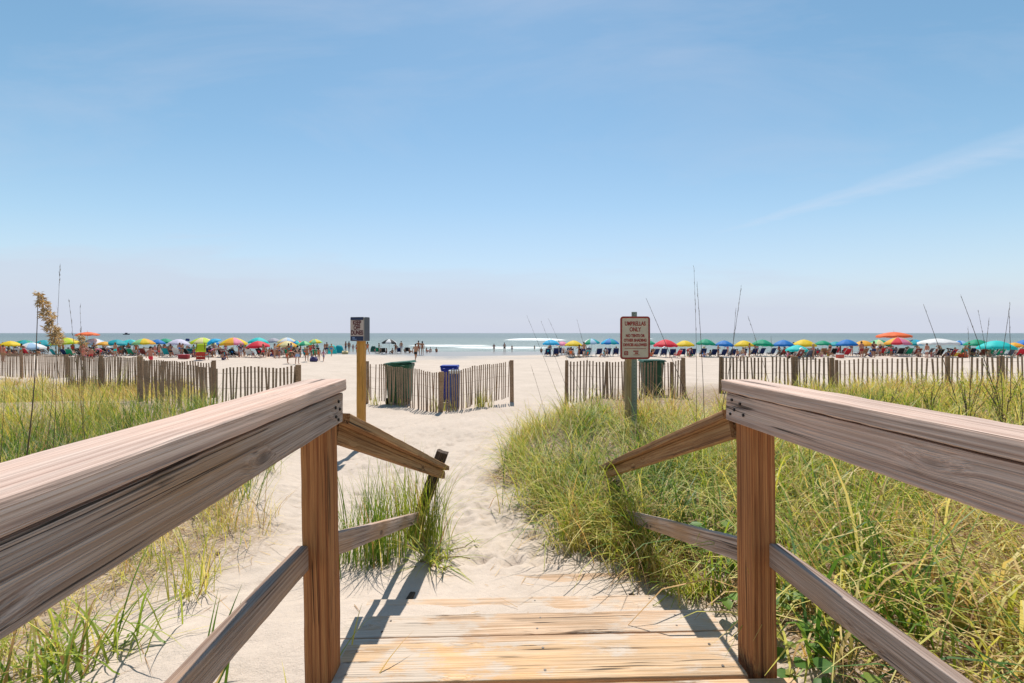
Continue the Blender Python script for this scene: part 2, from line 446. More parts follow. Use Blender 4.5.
def leafy(name, stops, transl=0.45, rough=0.5):
    m, nt, b = new_mat(name)
    at = nt.nodes.new('ShaderNodeAttribute'); at.attribute_name = 'tint'
    al = nt.nodes.new('ShaderNodeAttribute'); al.attribute_name = 'along'
    t = math_node(nt, 'ADD', at.outputs['Fac'], math_node(nt, 'MULTIPLY', math_node(nt, 'POWER', al.outputs['Fac'], 3.0), 0.14))
    col = ramp(nt, t, stops)
    nt.links.new(col, b.inputs['Base Color'])
    b.inputs['Roughness'].default_value = rough
    b.inputs['Specular IOR Level'].default_value = 0.35
    tr = nt.nodes.new('ShaderNodeBsdfTranslucent'); nt.links.new(mixc(nt, 1.0, col, (1.2, 1.12, 0.7), 'MULTIPLY'), tr.inputs[0])
    mx = nt.nodes.new('ShaderNodeMixShader'); mx.inputs[0].default_value = transl
    nt.links.new(b.outputs[0], mx.inputs[1]); nt.links.new(tr.outputs[0], mx.inputs[2])
    nt.links.new(mx.outputs[0], nt.nodes['Material Output'].inputs[0])
    return m
GRASS_STOPS = [(0.0, (0.05, 0.125, 0.02)), (0.20, (0.125, 0.225, 0.026)), (0.38, (0.30, 0.36, 0.045)), (0.54, (0.54, 0.50, 0.10)), (0.74, (0.72, 0.61, 0.26)), (0.88, (0.55, 0.35, 0.13)), (1.0, (0.30, 0.17, 0.08))]
M['grass'] = leafy('dune_grass', GRASS_STOPS)
M['leaf'] = leafy('broad_leaf', [(0.0, (0.05, 0.13, 0.02)), (0.5, (0.12, 0.24, 0.03)), (1.0, (0.30, 0.30, 0.06))])
M['stalk'] = leafy('dry_stalk', [(0.0, (0.10, 0.07, 0.05)), (0.5, (0.20, 0.14, 0.08)), (1.0, (0.38, 0.27, 0.13))], 0.1)
M['oat_head'] = leafy('oat_head', [(0.0, (0.46, 0.34, 0.19)), (0.5, (0.66, 0.52, 0.33)), (1.0, (0.82, 0.71, 0.52))], 0.45)

_plain = {}
def plain(col, rough=0.7, metal=0.0, transl=0.0, nz=0.12):
    """a matt coloured surface with slight uneven fading"""
    key = (tuple(round(c, 3) for c in col), rough, metal, transl)
    if key in _plain: return _plain[key]
    m, nt, b = new_mat('paint_%d' % len(_plain))
    n = noise(nt, coords(nt), 7, 4, 0.6)
    c = mixc(nt, 1.0, tuple(col), ramp(nt, n, [(0.3, grey(1 - nz)), (0.7, grey(1 + nz * 0.5))]), 'MULTIPLY')
    nt.links.new(c, b.inputs['Base Color'])
    b.inputs['Roughness'].default_value = rough
    b.inputs['Metallic'].default_value = metal
    b.inputs['Specular IOR Level'].default_value = 0.3
    if transl > 0:
        tr = nt.nodes.new('ShaderNodeBsdfTranslucent'); nt.links.new(c, tr.inputs[0])
        mx = nt.nodes.new('ShaderNodeMixShader'); mx.inputs[0].default_value = transl
        nt.links.new(b.outputs[0], mx.inputs[1]); nt.links.new(tr.outputs[0], mx.inputs[2])
        nt.links.new(mx.outputs[0], nt.nodes['Material Output'].inputs[0])
    _plain[key] = m
    return m

# ------------------------------------------------------------------ terrain and sea
def axis(segs):
    out = []
    for a, b, step in segs: out += list(np.arange(a, b, step))
    return np.array(out + [segs[-1][1]])
xs = np.concatenate([-np.geomspace(9000, 60, 14), axis([(-50, -20, 2.5), (-20, -7, 0.5), (-7, -3, 0.16), (-3, 4.5, 0.035), (4.5, 9, 0.16), (9, 24, 0.5), (24, 50, 2.5)]), np.geomspace(60, 9000, 14)])
ys = np.concatenate([axis([(-30, 0, 3.0), (0, 1.2, 0.12), (1.2, 5.5, 0.032), (5.5, 10, 0.075), (10, 20, 0.25), (20, 60, 1.0), (60, 130, 3)]), np.geomspace(140, 12000, 12)])
XX, YY = np.meshgrid(xs, ys)
ZZ = ground(XX, YY)
# trodden sand: footprints as shallow dents with a raised rim
rsd = np.random.RandomState(21)
def dent(cx, cy, r, depth, ang, el):
    i0, i1 = np.searchsorted(ys, [cy - 3 * r, cy + 3 * r]); j0, j1 = np.searchsorted(xs, [cx - 3 * r, cx + 3 * r])
    if i1 <= i0 or j1 <= j0: return
    ddx = XX[i0:i1, j0:j1] - cx; ddy = YY[i0:i1, j0:j1] - cy
    u = (ddx * math.cos(ang) + ddy * math.sin(ang)) / (r * el); v = (-ddx * math.sin(ang) + ddy * math.cos(ang)) / r
    q = u * u + v * v
    ZZ[i0:i1, j0:j1] += depth * (-np.exp(-q * 1.2) + 0.45 * np.exp(-((np.sqrt(q) - 1.35) ** 2) * 5))
for _ in range(1500):
    cy = 3.2 + 11 * rsd.rand() ** 1.3
    cx = np.interp(cy, [2.5, 4, 6, 9, 13], [0.0, -0.3, -0.9, -1.2, -1.5]) + rsd.randn() * (0.45 + 0.16 * cy)
    dent(cx, cy, 0.035 + 0.045 * rsd.rand(), 0.012 + 0.022 * rsd.rand(), 1.57 + rsd.randn() * 0.5, 1.8)
for _ in range(260):
    dent(-1.1 - 2.2 * rsd.rand(), 1.2 + 3 * rsd.rand(), 0.04 + 0.06 * rsd.rand(), 0.004 + 0.008 * rsd.rand(), rsd.rand() * 3, 1.3)

def grass_right(x, y):
    return sstep(-0.2, 0.2, x - np.interp(y, *XR) + 0.5 * vnoise(x * 1.3 + 5, y * 1.3)) * sstep(0.2, 0.9, y)
def grass_left(x, y):
    base = np.interp(y, [0, 1.5, 2.2, 3, 4.0, 5, 7, 9, 12, 16], [-1.3, -1.45, -1.70, -1.85, -2.15, -2.75, -4.2, -6.0, -8.6, -12])
    return sstep(0.0, -0.8, x - base + 0.8 * vnoise(x * 0.9 + 1, y * 0.9 + 4))
thatch = np.maximum(grass_right(XX, YY) * sstep(20, 10, YY), grass_left(XX, YY) * 0.75 * sstep(18, 9, YY)) * sstep(0, 1, YY)
ny, nx = XX.shape
vco = np.stack([XX, YY, ZZ], -1).reshape(-1, 3)
idx = np.arange(nx * ny).reshape(ny, nx)
quads = np.stack([idx[:-1, :-1], idx[:-1, 1:], idx[1:, 1:], idx[1:, :-1]], -1).reshape(-1, 4)

def big_mesh(name, vco, quads, attrs=None, smooth=True):
    me = bpy.data.meshes.new(name)
    nv, nf = len(vco), len(quads)
    k = quads.shape[1]
    me.vertices.add(nv); me.vertices.foreach_set('co', np.ascontiguousarray(vco, dtype=np.float32).ravel())
    me.loops.add(nf * k); me.loops.foreach_set('vertex_index', np.ascontiguousarray(quads, dtype=np.int32).ravel())
    me.polygons.add(nf); me.polygons.foreach_set('loop_start', np.arange(0, nf * k, k, dtype=np.int32))
    me.polygons.foreach_set('loop_total', np.full(nf, k, dtype=np.int32))
    if smooth: me.polygons.foreach_set('use_smooth', np.ones(nf, dtype=bool))
    me.update(calc_edges=True)
    for an, val in (attrs or {}).items():
        a = me.attributes.new(an, 'FLOAT', 'POINT'); a.data.foreach_set('value', np.ascontiguousarray(val, dtype=np.float32).ravel())
    return me
o = link('beach_sand', big_mesh('beach_sand', vco, quads, {'thatch': thatch.ravel()}), None, M['sand'])
tag(o, 'pale trodden beach sand sloping from the dunes to the sea', 'sand', kind='structure')

WATER = CZ - 3.6
wx = np.concatenate([-np.geomspace(16000, 320, 12), np.linspace(-300, 300, 301), np.geomspace(320, 16000, 12)])
wy = np.concatenate([np.arange(70, 150, 0.8), np.arange(150, 420, 2.0), np.geomspace(425, 14000, 26)])
WX, WY = np.meshgrid(wx, wy)
WZ = np.full_like(WX, WATER)
FO = np.zeros_like(WX)
shore = 82 + 5 * vnoise(WX * 0.02, 0 * WX + 3) + 2 * vnoise(WX * 0.11, 0 * WX + 8)
surf_x = sstep(-46, -26, WX) * sstep(16, 5, WX)
FO += (0.16 + 0.22 * surf_x) * sstep(0, 3, WY - shore) * sstep(34, 4, WY - shore)
def breaker(x0, x1, yc, w, h, fo):
    global WZ, FO
    yy = yc + 6 * vnoise(WX * 0.03 + yc, 0 * WX)
    ex = sstep(x0 - 6, x0 + 8, WX) * sstep(x1 + 6, x1 - 8, WX)
    WZ += ex * h * np.exp(-((WY - yy) / w) ** 2)
    FO += ex * fo * np.exp(-((WY - yy + 0.5 * w) / (1.2 * w)) ** 2)
breaker(-4, 26, 205, 5, 0.9, 1.1)
breaker(-30, -2, 112, 3, 0.5, 0.6)
breaker(-14, 12, 100, 2.5, 0.3, 0.5)
breaker(-150, -45, 128, 4, 0.5, 0.25)
breaker(30, 140, 122, 4, 0.5, 0.25)
breaker(62, 82, 240, 4, 0.7, 0.9)
breaker(-90, -30, 180, 5, 0.4, 0.15)
WZ += 0.12 * vnoise(WX * 0.08, WY * 0.25) * sstep(84, 110, WY) * sstep(600, 300, WY)
ny, nx = WX.shape
idx = np.arange(nx * ny).reshape(ny, nx)
quads = np.stack([idx[:-1, :-1], idx[:-1, 1:], idx[1:, 1:], idx[1:, :-1]], -1).reshape(-1, 4)
o = link('sea_water', big_mesh('sea_water', np.stack([WX, WY, WZ], -1).reshape(-1, 3), quads, {'foam': FO.ravel()}), None, M['water'])
tag(o, 'grey green sea with white surf along the beach', 'sea', kind='structure')

# ------------------------------------------------------------------ the boardwalk with its railings
def plank_mesh(name, L, W, T, seed, wear=0.004, sag=0.0, taper=None):
    """a rounded, worn board: local X along the grain, Y across, Z thick; origin at its middle"""
    rs = np.random.RandomState(seed)
    n = max(10, int(L / 0.035)); r = min(W, T) * 0.07 + 0.0015
    prof = []
    for sx, sy, a0 in ((1, 1, 0), (-1, 1, 90), (-1, -1, 180), (1, -1, 270)):
        for k in range(3):
            a = R(a0 + 45 * k)
            prof.append((sx * (W / 2 - r) + r * math.cos(a), sy * (T / 2 - r) + r * math.sin(a)))
    # points along the long sides of the profile, so that wear shows
    pr = []
    for i in range(12):
        a, b = prof[i], prof[(i + 1) % 12]
        pr.append(a)
        d = math.hypot(b[0] - a[0], b[1] - a[1])
        if d > 0.03:
            for k in range(1, 4): pr.append((a[0] + (b[0] - a[0]) * k / 4, a[1] + (b[1] - a[1]) * k / 4))
    m = len(pr); vs = []; fs = []
    ph = rs.rand(8) * 50
    for i in range(n + 1):
        u = i / n; x = (u - 0.5) * L
        endr = 1.0
        for j, (py, pz) in enumerate(pr):
            corner = 1.0 if (abs(py) > W / 2 - 1.6 * r and abs(pz) > T / 2 - 1.6 * r) else 0.12
            e = corner * wear * 0.6 * (1.4 * float(vnoise(x * 4 + ph[0], (py > 0) * 5.5 + (pz > 0) * 2.5 + ph[1])) + 0.9 * float(vnoise(x * 19 + ph[2], (py > 0) * 7.5 + (pz > 0) * 3.5 + ph[3])) - 0.25)
            y = py * (1 + e / max(W, 0.05)) + sag * 0.4 * float(vnoise(x * 0.9 + ph[4], 0.3))
            z = pz + e * (1 if pz > 0 else -1) + sag * float(vnoise(x * 0.8 + ph[5], 7.3))
            xx = x
            if i in (0, n): xx = x * (1 - 0.0) + (rs.rand() - 0.5) * wear * 1.5
            vs.append((xx, y, z))
    for i in range(n):
        for j in range(m):
            j2 = (j + 1) % m
            fs.append((i * m + j, (i + 1) * m + j, (i + 1) * m + j2, i * m + j2))
    fs.append(tuple(range(m))); fs.append(tuple(n * m + j for j in reversed(range(m))))
    me = mesh_from(name, vs, fs, False)
    return me

_pseed = [100]
def plank(name, a, b, W, T, mat, parent, up=(0, 0, 1), wear=0.004, sag=0.0, label=None):
    """board from a to b (middles of its ends); 'up' is the way its thickness faces"""
    a = Vector(a); b = Vector(b); _pseed[0] += 1
    x = (b - a).normalized(); y = Vector(up).cross(x).normalized(); z = x.cross(y)
    me = plank_mesh(name, (b - a).length, W, T, _pseed[0], wear, sag)
    o = link(name, me, parent, mat)
    mw = Matrix((x, y, z)).transposed().to_4x4(); mw.translation = (a + b) / 2
    o.matrix_world = mw
    if label: o['label'] = label
    return o

def rel(x, y, d): return Vector((x, y, CZ + d))

walk = thing('wooden_boardwalk', 'weathered wooden boardwalk end with handrails and sandy steps down to the beach', 'boardwalk')
k_skew = 0.030
def cross_board(name, y0, y1, xa, xb, top, T, mat, sag=0.004, label=None):
    yc = (y0 + y1) / 2
    return plank(name, rel(xa, yc + xa * k_skew, top - T / 2), rel(xb, yc + xb * k_skew, top - T / 2), y1 - y0, T, mat, walk, wear=0.0035, sag=sag, label=label)
cross_board('deck_board', 1.295, 1.500, -0.66, 1.02, -1.252, 0.04, M['deck_wood'])
cross_board('deck_board', 1.516, 1.706, -0.655, 0.862, -1.25, 0.04, M['deck_wood'])
for (y0, y1, top, xa, xb) in ((1.790, 1.942, -1.398, -0.80, 1.02), (1.954, 2.105, -1.402, -0.80, 1.00),
                              (2.19, 2.325, -1.552, -0.86, 1.0), (2.332, 2.468, -1.55, -0.83, 1.02),
                              (2.64, 2.79, -1.700, -0.85, 1.0), (2.797, 2.955, -1.698, -0.85, 1.0)):
    cross_board('step_board', y0, y1, xa, xb, top, 0.038, M['step_wood'])
screw = plain((0.10, 0.085, 0.075), 0.5, 0.6)
for (yc, top) in ((1.555, -1.25), (1.665, -1.25), (1.83, -1.40), (1.91, -1.40), (1.99, -1.402), (2.065, -1.402), (2.37, -1.55), (2.43, -1.55)):
    for xx in (-0.60, 0.13, 0.80):
        p = rel(xx + 0.012 * math.sin(yc * 40), yc + xx * k_skew, top - 0.001); mb = MB(); mb.tube([p - Vector((0, 0, 0.004)), p + Vector((0, 0, 0.0015))], 0.0055, 8); mb.build('screw_head', screw, walk)
# stringers under the steps
for x in (-0.60, 0.80):
    plank('stringer', rel(x, 1.40, -1.40), rel(x - 0.05, 3.0, -1.86), 0.20, 0.04, M['rot_wood'], walk, up=(1, 0, 0))
ld = Vector((-0.072, 1.0, 0))            # direction of both rails seen from above
ln_ = Vector((ld.x, ld.y, 0)).normalized()
side = Vector((ln_.y, -ln_.x, 0))         # to the right
def along(x_at, y_at, y): return x_at + (y - y_at) * ld.x
# left level railing
xi, yi = -0.616, 1.55                     # inner edge of the left cap at its end
def lp(y, off, d): return rel(along(xi, yi, y) + off, y, d)
plank('handrail_cap', lp(-0.55, -0.070, -0.196), lp(1.555, -0.070, -0.192), 0.142, 0.044, M['rail_wood'], walk, wear=0.004)
plank('rail_board', lp(-0.55, -0.029, -0.278), lp(1.548, -0.029, -0.274), 0.107, 0.040, M['grey_wood'], walk, up=(1, 0, 0), wear=0.004)
plank('railing_post', rel(-0.682, 1.546, -1.95), rel(-0.712, 1.546, -0.219), 0.096, 0.100, M['post_wood'], walk, up=(0, 1, 0), wear=0.004)
plank('mid_rail', rel(-0.745, -0.40, -0.815), rel(-0.746, 1.498, -0.803), 0.088, 0.042, M['grey_wood'], walk, up=(1, 0, 0))
# left sloping railing
plank('sloping_cap', rel(-0.680, 1.60, -0.325), rel(-0.665, 4.04, -1.300), 0.125, 0.040, M['slope_wood'], walk, up=(0, 0, 1))
plank('sloping_board', rel(-0.680, 1.60, -0.382), rel(-0.655, 4.0, -1.352), 0.070, 0.036, M['slope_wood'], walk, up=(1, 0, 0))
plank('sloping_mid_rail', rel(-0.715, 1.60, -0.815), rel(-0.875, 3.98, -1.74), 0.088, 0.040, M['grey_wood'], walk, up=(1, 0, 0))
plank('end_post', rel(-1.03, 4.03, -2.15), rel(-0.665, 4.03, -1.14), 0.11, 0.095, M['rot_wood'], walk, up=(0, 1, 0), wear=0.010, label='dark rotten leaning end post')
# right level railing
xj, yj = 0.828, 1.60
def rp(y, off, d): return rel(along(xj, yj, y) + off, y, d)
plank('handrail_cap', rp(-0.55, 0.070, -0.207), rp(1.655, 0.070, -0.205), 0.142, 0.044, M['rail_wood'], walk, wear=0.005)
plank('rail_board', rp(-0.55, 0.031, -0.288), rp(1.640, 0.031, -0.285), 0.107, 0.040, M['rail_wood'], walk, up=(1, 0, 0), wear=0.003)
plank('railing_post', rel(0.944, 1.612, -1.60), rel(0.930, 1.612, -0.232), 0.092, 0.110, M['post_wood'], walk, up=(0, 1, 0), wear=0.003)
plank('mid_rail', rel(1.105, -0.40, -0.83), rel(0.975, 1.56, -0.825), 0.088, 0.042, M['grey_wood'], walk, up=(1, 0, 0))
plank('sloping_cap', rel(0.905, 1.68, -0.325), rel(0.90, 4.05, -1.30), 0.125, 0.040, M['slope_wood'], walk, up=(0, 0, 1))
plank('sloping_board', rel(0.890, 1.68, -0.384), rel(0.895, 4.0, -1.345), 0.070, 0.036, M['slope_wood'], walk, up=(1, 0, 0))
plank('sloping_mid_rail', rel(0.93, 1.68, -0.87), rel(1.0, 3.98, -1.70), 0.088, 0.040, M['grey_wood'], walk, up=(1, 0, 0))
plank('end_post', rel(1.0, 4.03, -2.1), rel(0.98, 4.03, -1.40), 0.10, 0.095, M['rot_wood'], walk, up=(0, 1, 0), wear=0.008)
# nail heads where the rails meet the posts
nail = plain((0.03, 0.022, 0.02), 0.6, 0.3)
for (y, d) in ((1.50, -0.245), (1.47, -0.262), (1.515, -0.275), (1.475, -0.295), (1.50, -0.31)):
    p = lp(y, -0.006, d); mb = MB(); mb.tube([p - Vector((0.004, 0, 0)), p + Vector((0.0015, 0, 0))], 0.0055, 8); mb.build('nail_head', nail, walk)
for (y, d) in ((1.60, -0.255), (1.55, -0.262), (1.585, -0.29), (1.53, -0.30), (1.61, -0.31)):
    p = rp(y, 0.008, d); mb = MB(); mb.tube([p - Vector((0.0015, 0, 0)), p + Vector((0.004, 0, 0))], 0.0055, 8); mb.build('nail_head', nail, walk)

# ------------------------------------------------------------------ sand fences of pickets and wire
fence_seed = [0]
def fence(label, nodes, posts, pitch=0.09, h=1.2, prad=0.06, pmat=None):
    """nodes: (x, y, z_top). pickets run along the nodes; posts: list of (node index, height above pickets, radius)"""
    fence_seed[0] += 1
    rs = random.Random(fence_seed[0])
    x0, y0, _ = nodes[0]
    root = thing('sand_fence', label, 'fence', (x0, y0, gz(x0, y0)), 0, 'picket sand fences')
    org = Vector(root.location)
    for i in range(len(nodes) - 1):
        a = Vector(nodes[i]); b = Vector(nodes[i + 1])
        d = b - a; L = math.hypot(d.x, d.y); n = max(2, int(L / pitch))
        t = Vector((d.x, d.y, 0)).normalized(); nn = Vector((-t.y, t.x, 0))
        mb = MB(); tops = []
        for k in range(n):
            if rs.random() < 0.035: continue
            u = (k + 0.5 + rs.uniform(-0.09, 0.09)) / n
            p = a + d * u
            sagc = -0.02 * math.sin(u * math.pi * 2 * 1.5 + i)
            top = Vector((p.x, p.y, p.z + sagc + rs.uniform(-0.014, 0.012)))
            g = gz(p.x, p.y) - 0.06
            lean = t * rs.gauss(0, 0.03) + nn * rs.uniform(-0.03, 0.03)
            bot = Vector((p.x, p.y, max(g, top.z - h))) + lean
            mb.bar(bot - org, top - org, rs.uniform(0.034, 0.046), 0.010, up=nn)
        o = mb.build('picket_panel', M['picket_wood'], root)
        for dz in (0.12, 0.45, 0.8):
            wb = MB(); pts = []
            for k in range(9):
                u = k / 8; p = a + d * u
                z = max(p.z - dz - 0.015 * math.sin(u * 9), gz(p.x, p.y) + 0.02)
                pts.append(Vector((p.x, p.y, z)) - org + nn * 0.008)
            wb.tube(pts, 0.003, 4)
            wb.build('wire', plain((0.16, 0.12, 0.09), 0.6, 0.6), root)
    for (i, up, rad) in posts:
        a = Vector(nodes[i]); g = gz(a.x, a.y) - 0.4
        mb = MB(); lean = rs.uniform(-0.03, 0.03)
        mb.tube([Vector((a.x, a.y + rad, g)) - org, Vector((a.x + lean * 0.5, a.y + rad, (g + a.z) / 2)) - org, Vector((a.x + lean, a.y + rad, a.z + up)) - org], [rad, rad * 0.97, rad * 0.94], 10)
        mb.build('fence_post', pmat or M['fence_post_wood'], root)
    return root
def nd(px, py, Y): return (xat(px, Y), Y, zat(py, Y))
fence('V shaped picket sand fence in front of the trash bins', [nd(366, 363, 14.0), nd(402, 367.0, 13.0), nd(440, 373, 12.0), nd(476, 366, 13.0), nd(512, 361.5, 14.2)], [(0, 0.06, 0.06), (2, 0.03, 0.075), (4, 0.04, 0.07)], pmat=M['fence_post_wood'])
fence('picket sand fence behind the left handrail ending at a lone post', [nd(138, 358, 10.2), nd(215, 367.5, 9.3), nd(297, 366.5, 8.8)], [(0, 0.03, 0.06), (2, 0.03, 0.06)])
fence('dense picket sand fence behind the sea oats on the left dune', [nd(64, 356, 14.6), nd(100, 357, 14.0), nd(138, 357, 13.4)], [(1, 0.05, 0.06), (2, 0.05, 0.06)], pitch=0.075)
fence('short picket sand fence behind the long one left of the handrail', [nd(138, 360, 13.2), nd(178, 360.5, 12.8), nd(213, 362.5, 12.6)], [(2, 0.06, 0.06), (0, 0.04, 0.05)])
fence('pale far picket sand fence at the left edge behind yellow grass', [nd(-25, 353, 22), nd(20, 353, 21), nd(66, 354.5, 20)], [(1, 0.03, 0.06), (2, 0.0, 0.06)])
fence('picket sand fence behind the umbrella rules sign', [nd(566, 361, 12.2), nd(608, 361.5, 12.0), nd(658, 362, 12.3)], [(0, 0.02, 0.05), (1, 0.0, 0.04)])
fence('short picket fence stub turning away beside the green bin right of the sign', [nd(661, 363, 12.6), nd(672, 362, 12.2), nd(685, 358.5, 11.8)], [(1, 0.0, 0.045), (2, 0.02, 0.06)])
fence('picket sand fence behind the end of the right handrail', [nd(721, 357, 12.0), nd(760, 357, 11.8), nd(797, 357, 11.6), nd(834, 358, 11.4)], [(0, 0.01, 0.05), (2, 0.02, 0.085), (3, 0.0, 0.06)])
fence('long low picket sand fence beyond the yellow grass on the right dune', [nd(838, 360, 13.5), nd(890, 358, 12.8), nd(950, 357.5, 12.2), nd(1005, 357, 11.8), nd(1065, 356, 11.5)], [(0, 0.0, 0.05), (2, 0.03, 0.06), (3, 0.03, 0.06)], pitch=0.105)

# ------------------------------------------------------------------ signs
def text_mesh(name, body, size, mat, parent, loc, rot, extrude=0.0012, bold=0.0, sx=1.0):
    cu = bpy.data.curves.new(name, 'FONT')
    cu.body = body; cu.size = size; cu.align_x = 'CENTER'; cu.align_y = 'CENTER'
    cu.extrude = extrude; cu.offset = bold
    tmp = bpy.data.objects.new('tmp', cu); C.objects.link(tmp)
    dg = bpy.context.evaluated_depsgraph_get(); dg.update()
    me = bpy.data.meshes.new_from_object(tmp.evaluated_get(dg))
    bpy.data.objects.remove(tmp); bpy.data.curves.remove(cu)
    me.name = name
    o = link(name, me, parent, mat, loc, rot)
    o.scale = (sx, 1, 1)
    return o

def rounded_rect(w, h, r, y0, y1, n=6):
    pts = []
    for cx, cz, a0 in ((w / 2 - r, h / 2 - r, 0), (-w / 2 + r, h / 2 - r, 90), (-w / 2 + r, -h / 2 + r, 180), (w / 2 - r, -h / 2 + r, 270)):
        for k in range(n + 1):
            a = R(a0 + 90 * k / n); pts.append((cx + r * math.cos(a), cz + r * math.sin(a)))
    m = len(pts)
    vs = [(x, y0, z) for x, z in pts] + [(x, y1, z) for x, z in pts]
    fs = [tuple(reversed(range(m)))[::-1], tuple(m + i for i in reversed(range(m)))] + [(i, m + i, m + (i + 1) % m, (i + 1) % m) for i in range(m)]
    return vs, fs
def rect_ring(w, h, r, t, y0, y1, n=6):
    vo, _ = rounded_rect(w, h, r, y0, y1, n); vi, _ = rounded_rect(w - 2 * t, h - 2 * t, max(r - t, 0.004), y0, y1, n)
    m = len(vo) // 2
    vs = vo + vi; fs = []
    for i in range(m):
        j = (i + 1) % m
        fs += [(i, j, 2 * m + j, 2 * m + i), (m + i, 3 * m + i, 3 * m + j, m + j), (i, m + i, m + j, j), (2 * m + i, 2 * m + j, 3 * m + j, 3 * m + i)]
    return vs, fs

maroon = plain((0.34, 0.035, 0.028), 0.5)
sign_face = plain((0.64, 0.51, 0.40), 0.45)
steel = plain((0.24, 0.27, 0.24), 0.5, 0.5)
Y = 6.5
sx_, top_z, bot_z = xat(634, Y), zat(316.5, Y), zat(359, Y)
sg = thing('beach_rules_sign', 'white sign with maroon letters and border on a green steel post', 'sign', (sx_, Y, gz(sx_, Y)), R(2))
g0 = gz(sx_, Y)
zc_ = (top_z + bot_z) / 2 - g0; W_, H_ = 30.0 / F * Y, top_z - bot_z
mb = MB(); mb.add(*rounded_rect(W_, H_, 0.045, -0.004, 0.004)); mb.build('sign_panel', sign_face, sg, loc=(0, -0.052, zc_))
mb = MB(); mb.add(*rect_ring(W_ - 0.004, H_ - 0.004, 0.043, 0.026, -0.0075, -0.0035)); mb.build('border', maroon, sg, loc=(0, -0.052, zc_))
rowz = [(0.215, 'UMBRELLAS', 0.088), (0.125, 'ONLY', 0.088), (0.03, 'NO TENTS OR', 0.062), (-0.04, 'OTHER SHADING', 0.062), (-0.11, 'DEVICES ALLOWED', 0.058)]
for dz, t, s in rowz:
    text_mesh('lettering', t, s, maroon, sg, (0, -0.0575, zc_ + dz), (R(90), 0, 0), bold=0.003, sx={'UMBRELLAS': 0.70, 'ONLY': 0.74}.get(t, 0.72))
mb = MB()
mb.box((0, -0.0575, zc_ - 0.165), (0.33, 0.003, 0.007))
mb.add(*[(lambda v, f: ([(x - 0.14, y - 0.050, z + zc_ - 0.235) for x, y, z in v], f))(*rect_ring(0.062, 0.062, 0.01, 0.013, -0.009, -0.0065))][0])
mb.box((-0.14, -0.0575, zc_ - 0.235), (0.026, 0.003, 0.018))
mb.box((0.01, -0.0575, zc_ - 0.205), (0.08, 0.003, 0.018)); mb.box((0.02, -0.0575, zc_ - 0.235), (0.05, 0.003, 0.022)); mb.box((0.02, -0.0575, zc_ - 0.262), (0.10, 0.003, 0.008))
mb.build('emblem', maroon, sg)
# U-channel steel post with punched holes
mb = MB(); hh = top_z - g0 + 0.07
mb.box((0, -0.030, hh / 2 - 0.3), (0.034, 0.006, hh + 0.6))
for s in (-1, 1):
    mb.bar((s * 0.020, -0.022, -0.6), (s * 0.020, -0.022, hh), 0.005, 0.026, up=(1, 0, 0))
    mb.box((s * 0.031, -0.012, hh / 2 - 0.3), (0.022, 0.005, hh + 0.6))
p_ = mb.build('steel_post', steel, sg)
mb = MB()
for k in range(int(hh / 0.05)):
    if abs(k * 0.05 + 0.05 - zc_) > H_ / 2: mb.tube([(0, -0.0345, k * 0.05 + 0.05), (0, -0.0325, k * 0.05 + 0.05)], 0.006, 8)
mb.build('bolt_hole', plain((0.03, 0.03, 0.03), 0.9), p_)
# timber post standing behind the sign
Yp = 7.0
xp = xat(630.5, Yp)
tp = thing('timber_post', 'square yellowish timber post behind the umbrella rules sign', 'post', (xp, Yp, gz(xp, Yp)))
plank('post_shaft', (xp, Yp, gz(xp, Yp) - 0.4), (xp, Yp, zat(352, Yp)), 0.165, 0.15, M['timber_wood'], tp, up=(0, 1, 0))
for o_ in tp.children:
    o_.matrix_world = Matrix.Translation(-Vector(tp.location)) @ o_.matrix_world
# keep off dunes sign
Y = 8.0
kx = xat(361.3, Y); kg = gz(kx, Y)
ks = thing('dune_warning_sign', 'keep off dunes sign with navy bands on a yellow wooden post', 'sign', (kx, Y, kg))
ztop, zbot = zat(317.3, Y) - kg, zat(341, Y) - kg
mb = MB()
me_o = plank('post_shaft', Vector((0, 0, -0.5)), Vector((0, 0, zbot + 0.25)), 0.145, 0.12, M['yellow_post_wood'], None, up=(0, 1, 0)); me_o.parent = ks
pz = (ztop + zbot) / 2; ph_ = ztop - zbot
navy = plain((0.02, 0.032, 0.09), 0.45); kface = plain((0.52, 0.41, 0.37), 0.45)
pan = bpy.data.objects.new('sign_box', None)
rotk = R(-14)
mb = MB(); mb.add(*rounded_rect(0.285, ph_, 0.02, -0.03, 0.0)); bx = mb.build('sign_box', plain((0.20, 0.19, 0.18), 0.6), ks, loc=(-0.02, -0.115, pz), rot=(0, 0, rotk))
bpy.data.objects.remove(pan)
mb = MB(); mb.add(*rounded_rect(0.280, ph_ - 0.006, 0.018, -0.0335, -0.0305)); mb.build('sign_face', kface, bx)
mb = MB(); mb.box((0, -0.0355, ph_ / 2 - 0.030), (0.270, 0.003, 0.052)); mb.box((0, -0.0355, -ph_ / 2 + 0.05), (0.270, 0.003, 0.085)); mb.build('navy_band', navy, bx)
mb = MB(); mb.box((-0.07, -0.0385, -ph_ / 2 + 0.062), (0.05, 0.002, 0.02)); mb.box((-0.05, -0.0385, -ph_ / 2 + 0.036), (0.09, 0.002, 0.010)); mb.build('emblem', plain((0.25, 0.35, 0.6), 0.5), bx)
for dz, t in ((0.115, 'KEEP'), (0.022, 'OFF'), (-0.070, 'DUNES')):
    text_mesh('lettering', t, 0.112, plain((0.10, 0.02, 0.03), 0.5), bx, (0, -0.0345, dz), (R(90), 0, 0), bold=0.005, sx=0.72)
